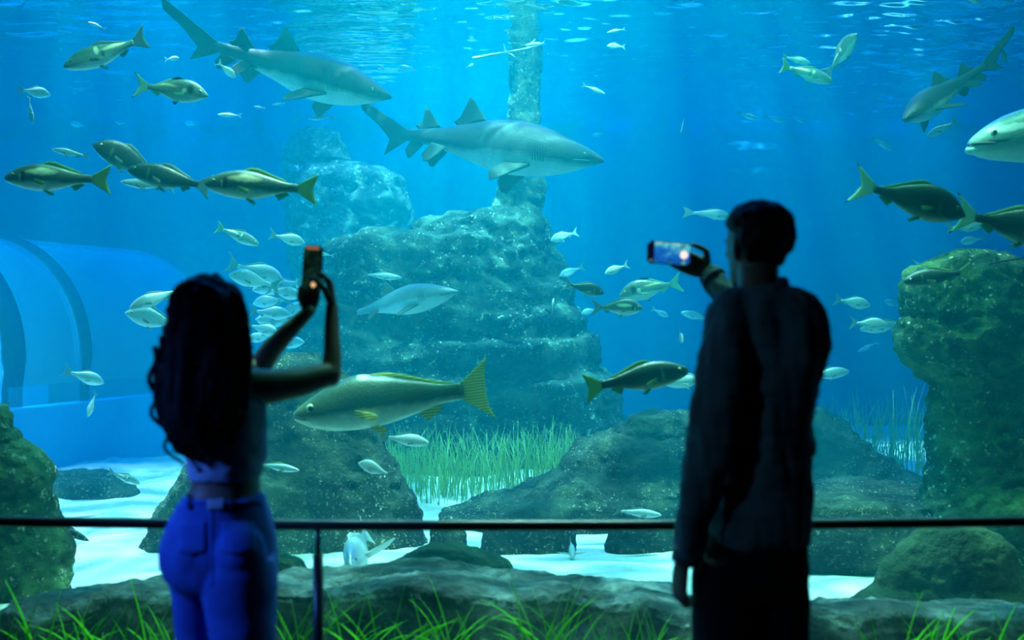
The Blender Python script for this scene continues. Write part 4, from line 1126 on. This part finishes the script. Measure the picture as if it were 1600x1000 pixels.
def woman():
    root = empty('person', at(345, 500, 3.0)); root.location.z = 0
    tag(root, 'person with long dark curly hair in blue jeans raising a phone with both hands', 'person')
    d = 3.0
    f = Vector((.45, .89, 0))
    # body: one skin from crown to ankles
    bm = bmesh.new()
    P = head(bm, at(322, 488, 3.0), f, k=.97)
    bm_tube(bm, [at(324, 520, 3.0), at(330, 560, 3.01), at(334, 592, 3.02)], [.05, .047, .06], 18)
    rows_loft(bm, [(566, 318, 352, .06), (578, 296, 384, .075), (595, 280, 402, .09), (630, 277, 410, .10), (680, 288, 411, .10), (720, 296, 408, .095), (750, 300, 404, .095), (775, 290, 408, .105), (800, 276, 418, .115), (850, 262, 426, .125), (905, 268, 424, .11), (920, 290, 400, .08)], d)
    legs = (((352, 312), 3.07), ((352, 377), 2.95))
    for (a, b), dd in legs:
        bm_tube(bm, [at(b if b > 350 else 318, 880, dd), at(b, 960, dd), at(b, 1060, dd), at(b, 1130, dd + .02), at(b, 1250, dd), at(b, 1275, dd)], [.083, .075, .052, .052, .034, .034], 20)
    # arms
    bm_tube(bm, [at(378, 604, 2.98), at(420, 604, 3.02), at(470, 597, 3.08), at(514, 585, 3.14)], [.056, .052, .044, .036], 18)
    bm_tube(bm, [at(516, 588, 3.14), at(519, 555, 3.17), at(518, 512, 3.21), at(519, 480, 3.24)], [.034, .029, .024, .0205], 16)
    bm_tube(bm, [at(305, 604, 3.1), at(350, 594, 3.2), at(402, 578, 3.3)], [.052, .046, .038], 18)
    bm_tube(bm, [at(402, 578, 3.3), at(425, 545, 3.31), at(452, 516, 3.31), at(482, 487, 3.33)], [.038, .035, .029, .021], 16)
    hand(bm, at(483, 487, 3.35), Vector((.10, 0, .99)), Vector((.25, -1, 0)), Vector((-1, 0, .2)), .80, (.35, .75, .6), .8)
    hand(bm, at(519, 480, 3.245), Vector((-.10, .1, .98)), Vector((-1, -.05, 0)), Vector((.1, -1, 0)), .90, (.55, .85, .6), .7)
    b = obj('body', remeshed(bm, .0042, 3), M['skin'], root); rebase(b, root)
    eyes(root, P, .97)
    # crop top
    bm = bmesh.new()
    rows_loft(bm, [(604, 288, 398, .10), (620, 276, 412, .108), (650, 276, 416, .112), (690, 285, 416, .110), (720, 293, 413, .106), (740, 297, 408, .104), (747, 299, 405, .102)], d)
    me = remeshed(bm, .006, 2); wrinkle(me, .004, 14, 30, 3)
    tp = rebase(obj('crop_top', me, M['top'], root), root)
    # jeans
    bm = bmesh.new()
    rows_loft(bm, [(772, 290, 410, .112), (790, 279, 416, .120), (820, 262, 427, .130), (860, 252, 432, .138), (890, 256, 433, .132), (912, 270, 430, .115), (926, 292, 405, .085)], d)
    for (x0, xw, dd) in ((309, 35, 3.07), (377, 55, 2.95)):
        rows_loft(bm, [(872, x0 - xw * .9, x0 + xw * .95, .10), (900, x0 - xw * 1.12, x0 + xw * 1.0, .105), (930, x0 - xw * 1.06, x0 + xw, .10), (1000, x0 - xw * .84, x0 + xw * .95, .088), (1060, x0 - xw * .7, x0 + xw * .72, .068), (1120, x0 - xw * .66, x0 + xw * .66, .066), (1250, x0 - xw * .5, x0 + xw * .5, .052), (1272, x0 - xw * .5, x0 + xw * .5, .052)], dd)
    # seat
    for x, y, dd, r in ((305, 868, 2.915, .072), (372, 866, 2.905, .082)):
        r_ = bmesh.ops.create_uvsphere(bm, u_segments=20, v_segments=14, radius=r)
        bmesh.ops.transform(bm, matrix=Matrix.Translation(at(x, y, dd)) @ Matrix.Diagonal((1, .75, 1.1, 1)), verts=r_['verts'])
    me = remeshed(bm, .006, 4); wrinkle(me, .003, 10, 14, 9)
    jn = obj('jeans', me, M['denim'], root)
    bpy.context.view_layer.update()
    # sewn pieces, laid on while the jeans are still in world space
    tmp = D.objects.new('tmp', me); COL.objects.link(tmp); bpy.context.view_layer.update()
    pieces = [decal('waistband', tmp, 291, 408, 771, 788, M['denim'], jn, 2.9, .004, 24, 4),
              decal('label_patch', tmp, 325, 351, 778, 797, M['patch'], jn, 2.9, .006, 6, 5),
              decal('belt_loop', tmp, 295, 301, 773, 796, M['denim_dark'], jn, 2.9, .007, 3, 5),
              decal('belt_loop', tmp, 358, 364, 773, 796, M['denim_dark'], jn, 2.9, .007, 3, 5)]
    pk = lambda px, py, u, v: (px, py + (0 if v < .75 else 7 * (1 - abs(2 * u - 1)) * (v - .75) * 4))
    pieces.append(decal('back_pocket', tmp, 280, 322, 815, 862, M['denim'], jn, 2.9, .002, 10, 10, pk))
    pieces.append(decal('back_pocket', tmp, 346, 398, 815, 862, M['denim'], jn, 2.9, .002, 10, 10, pk))
    pieces.append(decal('seam', tmp, 330, 333, 790, 915, M['denim'], jn, 2.9, .002, 2, 20))
    D.objects.remove(tmp)
    rebase(jn, root)
    for p in pieces: rebase(p, root)
    for x, dd in ((309, 3.07), (377, 2.95)):
        c = at(x, 1300, dd); c.z = 0
        shoe(root, c, f)
    # hair
    bm = bmesh.new()
    r_ = bmesh.ops.create_uvsphere(bm, u_segments=28, v_segments=20, radius=1)
    bmesh.ops.transform(bm, matrix=Matrix.Translation(at(321, 486, 2.985)) @ Matrix.Diagonal((.096, .115, .110, 1)), verts=r_['verts'])
    rows_loft(bm, [(433, 302, 342, .03), (446, 283, 364, .07), (470, 270, 377, .10), (500, 265, 383, .105), (540, 260, 385, .10), (580, 252, 386, .098), (620, 250, 384, .096), (660, 257, 376, .09), (690, 272, 356, .07), (708, 286, 332, .04)], 2.915, 36, 2.6)
    me = remeshed(bm, .008, 2); wrinkle(me, .012, 26, 7, 4)
    b2 = bmesh.new(); b2.from_mesh(me)
    rnd = random.Random(5)
    edge = [(445, 286, 362), (470, 271, 378), (500, 263, 384), (540, 254, 388), (580, 247, 387), (620, 246, 384), (660, 256, 375), (690, 270, 358), (712, 285, 335)]
    for k in range(110):
        u = k / 109
        py0 = rnd.uniform(450, 560); py1 = min(722, py0 + rnd.uniform(90, 210))
        side = rnd.random(); pts, rr = [], []
        ph = rnd.uniform(0, 6.28); yy = rnd.uniform(-.09, .03) ; tw = rnd.uniform(16, 24)
        for i in range(26):
            v = i / 25; py = py0 + (py1 - py0) * v
            xl, xr = lerp_table(edge, py)
            if side < .42: x = xl + rnd.uniform(-.3, .3) + 5
            elif side < .72: x = xr - 4
            else: x = xl + (xr - xl) * (side - .72) / .28
            amp = .005 + .014 * v
            p = at(x, py, 2.925 + yy * (1 if .72 <= side else .6))
            if side >= .72: p.y = 2.915 - .092 * (1 - .5 * v) * (1 - abs((side - .86) / .14) ** 2 * .6)
            pts.append(p + Vector((amp * math.cos(ph + tw * v), amp * math.sin(ph + tw * v), 0)))
            rr.append(.0075 * (1 - .6 * v) + .0015)
        bm_tube(b2, pts, rr, 6)
    hr = rebase(obj('hair', b2, M['hair'], root), root)
    # drop earring that catches the light of the tank
    bm = bmesh.new(); bmesh.ops.create_uvsphere(bm, u_segments=14, v_segments=10, radius=.009)
    bmesh.ops.translate(bm, vec=at(386, 541, 2.95), verts=bm.verts)
    rebase(obj('earring', bm, plain('pearl', (.5, .7, .6), .2), root), root)
    return root
woman()

def man():
    root = empty('person', at(1180, 500, 3.0)); root.location.z = 0
    tag(root, 'person in a dark untucked shirt and black trousers holding a phone sideways', 'person')
    d = 3.0
    f = Vector((-.42, .9, 0))
    bm = bmesh.new()
    P = head(bm, at(1182, 385, 3.0), f, k=1.05)
    bm_tube(bm, [at(1184, 412, 2.985), at(1184, 445, 2.99), at(1188, 475, 3.0)], [.060, .059, .07], 18)
    rows_loft(bm, [(452, 1150, 1225, .07), (470, 1130, 1262, .09), (500, 1122, 1276, .11), (560, 1128, 1270, .12), (650, 1134, 1258, .11), (750, 1130, 1256, .11), (850, 1112, 1256, .12), (905, 1105, 1252, .10)], d)
    for x, dd in ((1130, 2.98), (1214, 3.02)):
        bm_tube(bm, [at(x, 880, dd), at(x, 960, dd), at(x, 1060, dd), at(x, 1120, dd - .02), at(x, 1250, dd), at(x, 1278, dd)], [.083, .078, .056, .056, .038, .038], 20)
    bm_tube(bm, [at(1142, 492, 2.93), at(1122, 590, 2.9), at(1104, 690, 2.89), at(1084, 780, 2.9), at(1068, 878, 2.93)], [.056, .050, .042, .038, .027], 16)
    hand(bm, at(1066, 874, 2.93), Vector((-.10, .06, -1)), Vector((.75, .3, 0)), Vector((.3, .95, 0)), .95, (.28, .35, .3), .4)
    bm_tube(bm, [at(1258, 502, 3.1), at(1215, 500, 3.28), at(1150, 478, 3.46)], [.056, .05, .044], 16)
    bm_tube(bm, [at(1150, 476, 3.46), at(1130, 452, 3.50), at(1108, 426, 3.54)], [.042, .037, .028], 16)
    hand(bm, at(1109, 425, 3.548), Vector((-.92, 0, .39)), Vector((-.1, -1, 0)), Vector((.39, 0, .92)), 1.0, (.05, .12, .15), .35, .0, (.85, .45))
    b = rebase(obj('body', remeshed(bm, .0042, 3), M['skin'], root), root)
    eyes(root, P, 1.02)
    # short hair
    bm = bmesh.new()
    c = at(1182, 384, 3.0); s = f.normalized().cross(Vector((0, 0, 1)))
    fn = f.normalized(); rings = []
    tab = [(.055, .050, .01, -.062), (.085, .070, .008, -.086), (.115, .084, .012, -.104), (.145, .090, .045, -.114), (.175, .088, .086, -.116), (.200, .078, .084, -.106), (.222, .058, .060, -.080), (.238, .030, .030, -.045)]
    for i in range(22):
        z = .055 + (.238 - .055) * i / 21
        w, fr, bk = lerp_table(tab, z)
        rings.append([c + (s * w * math.cos(a) + fn * ((fr + bk) / 2 + (fr - bk) / 2 * math.sin(a)) + Vector((0, 0, z - .115))) * 1.06 for a in [2 * PI * q / 30 for q in range(30)]])
    bm_loft(bm, rings)
    me = remeshed(bm, .006, 2); wrinkle(me, .006, 40, 40, 2)
    rebase(obj('hair', me, M['hair'], root), root)
    # shirt
    bm = bmesh.new()
    rows_loft(bm, [(444, 1166, 1222, .06), (456, 1136, 1254, .10), (474, 1114, 1278, .125), (500, 1108, 1291, .14), (525, 1108, 1295, .147), (560, 1112, 1290, .15), (600, 1118, 1279, .147), (640, 1120, 1269, .14), (680, 1118, 1262, .137), (720, 1114, 1264, .137), (760, 1110, 1264, .137), (800, 1104, 1265, .137), (835, 1100, 1264, .132), (850, 1112, 1258, .12), (857, 1135, 1242, .10)], d)
    bm_tube(bm, [at(1144, 488, 2.94), at(1130, 560, 2.9), at(1116, 640, 2.88), at(1103, 720, 2.88), at(1086, 800, 2.9), at(1076, 862, 2.92)], [.072, .075, .070, .066, .056, .046], 20)
    bm_tube(bm, [at(1256, 500, 3.1), at(1205, 500, 3.3), at(1147, 474, 3.46), at(1128, 450, 3.50), at(1114, 434, 3.525)], [.072, .065, .056, .048, .042], 20)
    bm_tube(bm, [at(1250, 660, 3.0), at(1262, 704, 3.0), at(1270, 710, 3.0)], [.03, .02, .008], 10)
    me = remeshed(bm, .006, 3); wrinkle(me, .013, 14, 4, 11); wrinkle(me, .006, 9, 22, 31)
    sh = rebase(obj('shirt', me, M['shirt'], root), root)
    bm = bmesh.new()
    rings = []
    for z, r, o_ in ((-.02, .084, 0), (.0, .080, 0), (.018, .076, 0), (.022, .072, 0), (.016, .066, 0), (.0, .066, 0), (-.03, .068, 0)):
        rings.append([at(1188, 452, 2.99) + Vector((r * 1.05 * math.cos(a), r * .95 * math.sin(a), z + .014 * math.cos(a) + .010 * math.sin(a))) for a in [2 * PI * q / 32 for q in range(32)]])
    bm_loft(bm, rings, cap=False)
    rebase(obj('collar', bm, M['shirt'], sh), root)
    for a, b_, r in ((at(1078, 848, 2.917), at(1073, 876, 2.925), .047), (at(1117, 437, 3.52), at(1111, 430, 3.53), .045)):
        bm = bmesh.new(); bm_tube(bm, [a, b_], [r, r * .96], 20, False)
        rebase(obj('cuff', bm, M['shirt'], sh), root)
    # trousers
    bm = bmesh.new()
    rows_loft(bm, [(826, 1100, 1260, .12), (860, 1090, 1262, .128), (900, 1084, 1262, .125), (930, 1090, 1256, .10)], d)
    for x0, dd in ((1128, 2.98), (1214, 3.02)):
        rows_loft(bm, [(870, x0 - 44, x0 + 44, .10), (920, x0 - 47, x0 + 48, .105), (1000, x0 - 46, x0 + 47, .095), (1060, x0 - 42, x0 + 42, .08), (1250, x0 - 36, x0 + 36, .065), (1284, x0 - 36, x0 + 36, .065)], dd)
    me = remeshed(bm, .007, 3); wrinkle(me, .005, 9, 9, 5)
    rebase(obj('trousers', me, M['trousers'], root), root)
    for x, dd in ((1128, 2.98), (1214, 3.02)):
        c = at(x, 1300, dd); c.z = 0
        shoe(root, c, f)
    return root
man()

# ---- phones
def emis(name, build, strength):
    t = NT(name); co = t.coords()
    c = build(t, co)
    e = t.n('ShaderNodeEmission'); e.inputs[1].default_value = strength
    if isinstance(c, tuple): e.inputs[0].default_value = col4(c)
    else: t.l(c, e.inputs[0])
    return t.done(e)
def scr_fish(t, co):
    sp = t.n('ShaderNodeSeparateXYZ'); t.l(co, sp.inputs[0])
    n = t.noise(co, 30, 2)
    v = t.math('ADD', t.math('MULTIPLY', sp.outputs[2], 7.0), t.math('MULTIPLY', n, 1.1))
    c = t.ramp(v, [(.10, (.02, .25, .35)), (.35, (.005, .10, .55)), (.58, (.01, .22, .7)), (.80, (.15, .8, .85)), (.95, (.9, 1, 1))])
    k = t.math('LESS_THAN', sp.outputs[0], -.052)
    return t.mix(k, c, (.003, .006, .03))
def scr_dim(t, co):
    n = t.noise(co, 34, 3)
    return t.ramp(n, [(.35, (.001, .004, .004)), (.55, (.004, .02, .015)), (.75, (.01, .09, .04))])
def phone(c, wd, hg, normal, tilt, label, screen, strength, extra):
    root = empty('smartphone', c)
    y = -normal.normalized()                    # local +y points away from the screen
    x = y.cross(Vector((0, 0, 1))).normalized()
    z = x.cross(y)
    M3 = Matrix((x, y, z)).transposed()
    root.rotation_euler = (M3 @ Matrix.Rotation(tilt, 3, 'Y')).to_euler()
    tag(root, label, 'phone')
    bm = bmesh.new(); bm_box(bm, Vector(), (wd, .008, hg))
    bmesh.ops.bevel(bm, geom=[e for e in bm.edges if abs((e.verts[0].co - e.verts[1].co).y) > .001], offset=.009, segments=5, affect='EDGES')
    bmesh.ops.bevel(bm, geom=[e for e in bm.edges if abs((e.verts[0].co - e.verts[1].co).y) < .0001], offset=.0015, segments=2, affect='EDGES')
    obj('shell', bm, M['phone'], root, smooth=False)
    bm = bmesh.new(); bm_box(bm, Vector((0, -.0042, 0)), (wd - .006, .0008, hg - .006))
    bmesh.ops.bevel(bm, geom=[e for e in bm.edges if abs((e.verts[0].co - e.verts[1].co).y) > .0005], offset=.007, segments=4, affect='EDGES')
    so = obj('screen', bm, emis('screen glow', screen, strength), root, smooth=False)
    bm = bmesh.new(); bm_box(bm, Vector((wd * .28 if wd < hg else wd * .36, .0055, hg * .36 if wd < hg else hg * .25)), (.024, .003, .024))
    bmesh.ops.bevel(bm, geom=list(bm.edges), offset=.001, segments=2, affect='EDGES')
    obj('camera_bump', bm, M['phone'], root, smooth=False)
    for nm, px, pz, sx, sz, colr, st in extra:
        bm = bmesh.new()
        if sx == sz:
            bmesh.ops.create_cone(bm, cap_ends=True, segments=24, radius1=sx, radius2=sx, depth=.0008)
            bmesh.ops.rotate(bm, matrix=Matrix.Rotation(PI / 2, 3, 'X'), verts=bm.verts)
        else:
            bm_box(bm, Vector(), (sx, .0008, sz))
        bmesh.ops.translate(bm, vec=(px, -.0050, pz), verts=bm.verts)
        obj(nm, bm, emis(nm + ' glow', lambda t, co, q=colr: q, st), so, smooth=False)
    return root
phone(at(488, 420, 3.27), .070, .150, Vector((-.34, -.94, 0)), R(4), 'upright phone with a dim screen in the hands of the woman', scr_dim, 1.0,
      [('title_bar', .0, .066, .046, .009, (.75, .30, .14), .6), ('shutter_button', .010, -.050, .0085, .0085, (1.0, .62, .28), 1.3)])
phone(at(1045, 396, 3.50), .152, .078, Vector((.10, -1, 0.02)), R(4), 'sideways phone with a bright blue picture in the hand of the man', scr_fish, 1.0,
      [('shutter_button', .052, -.002, .0135, .0135, (1.0, .80, .72), 1.6), ('gallery_button', .052, -.028, .0065, .0065, (.2, .7, .4), .8), ('mode_button', .050, .027, .0065, .0065, (.25, .6, .4), .5), ('flash_button', -.062, -.028, .004, .004, (.5, .55, .4), .5)])
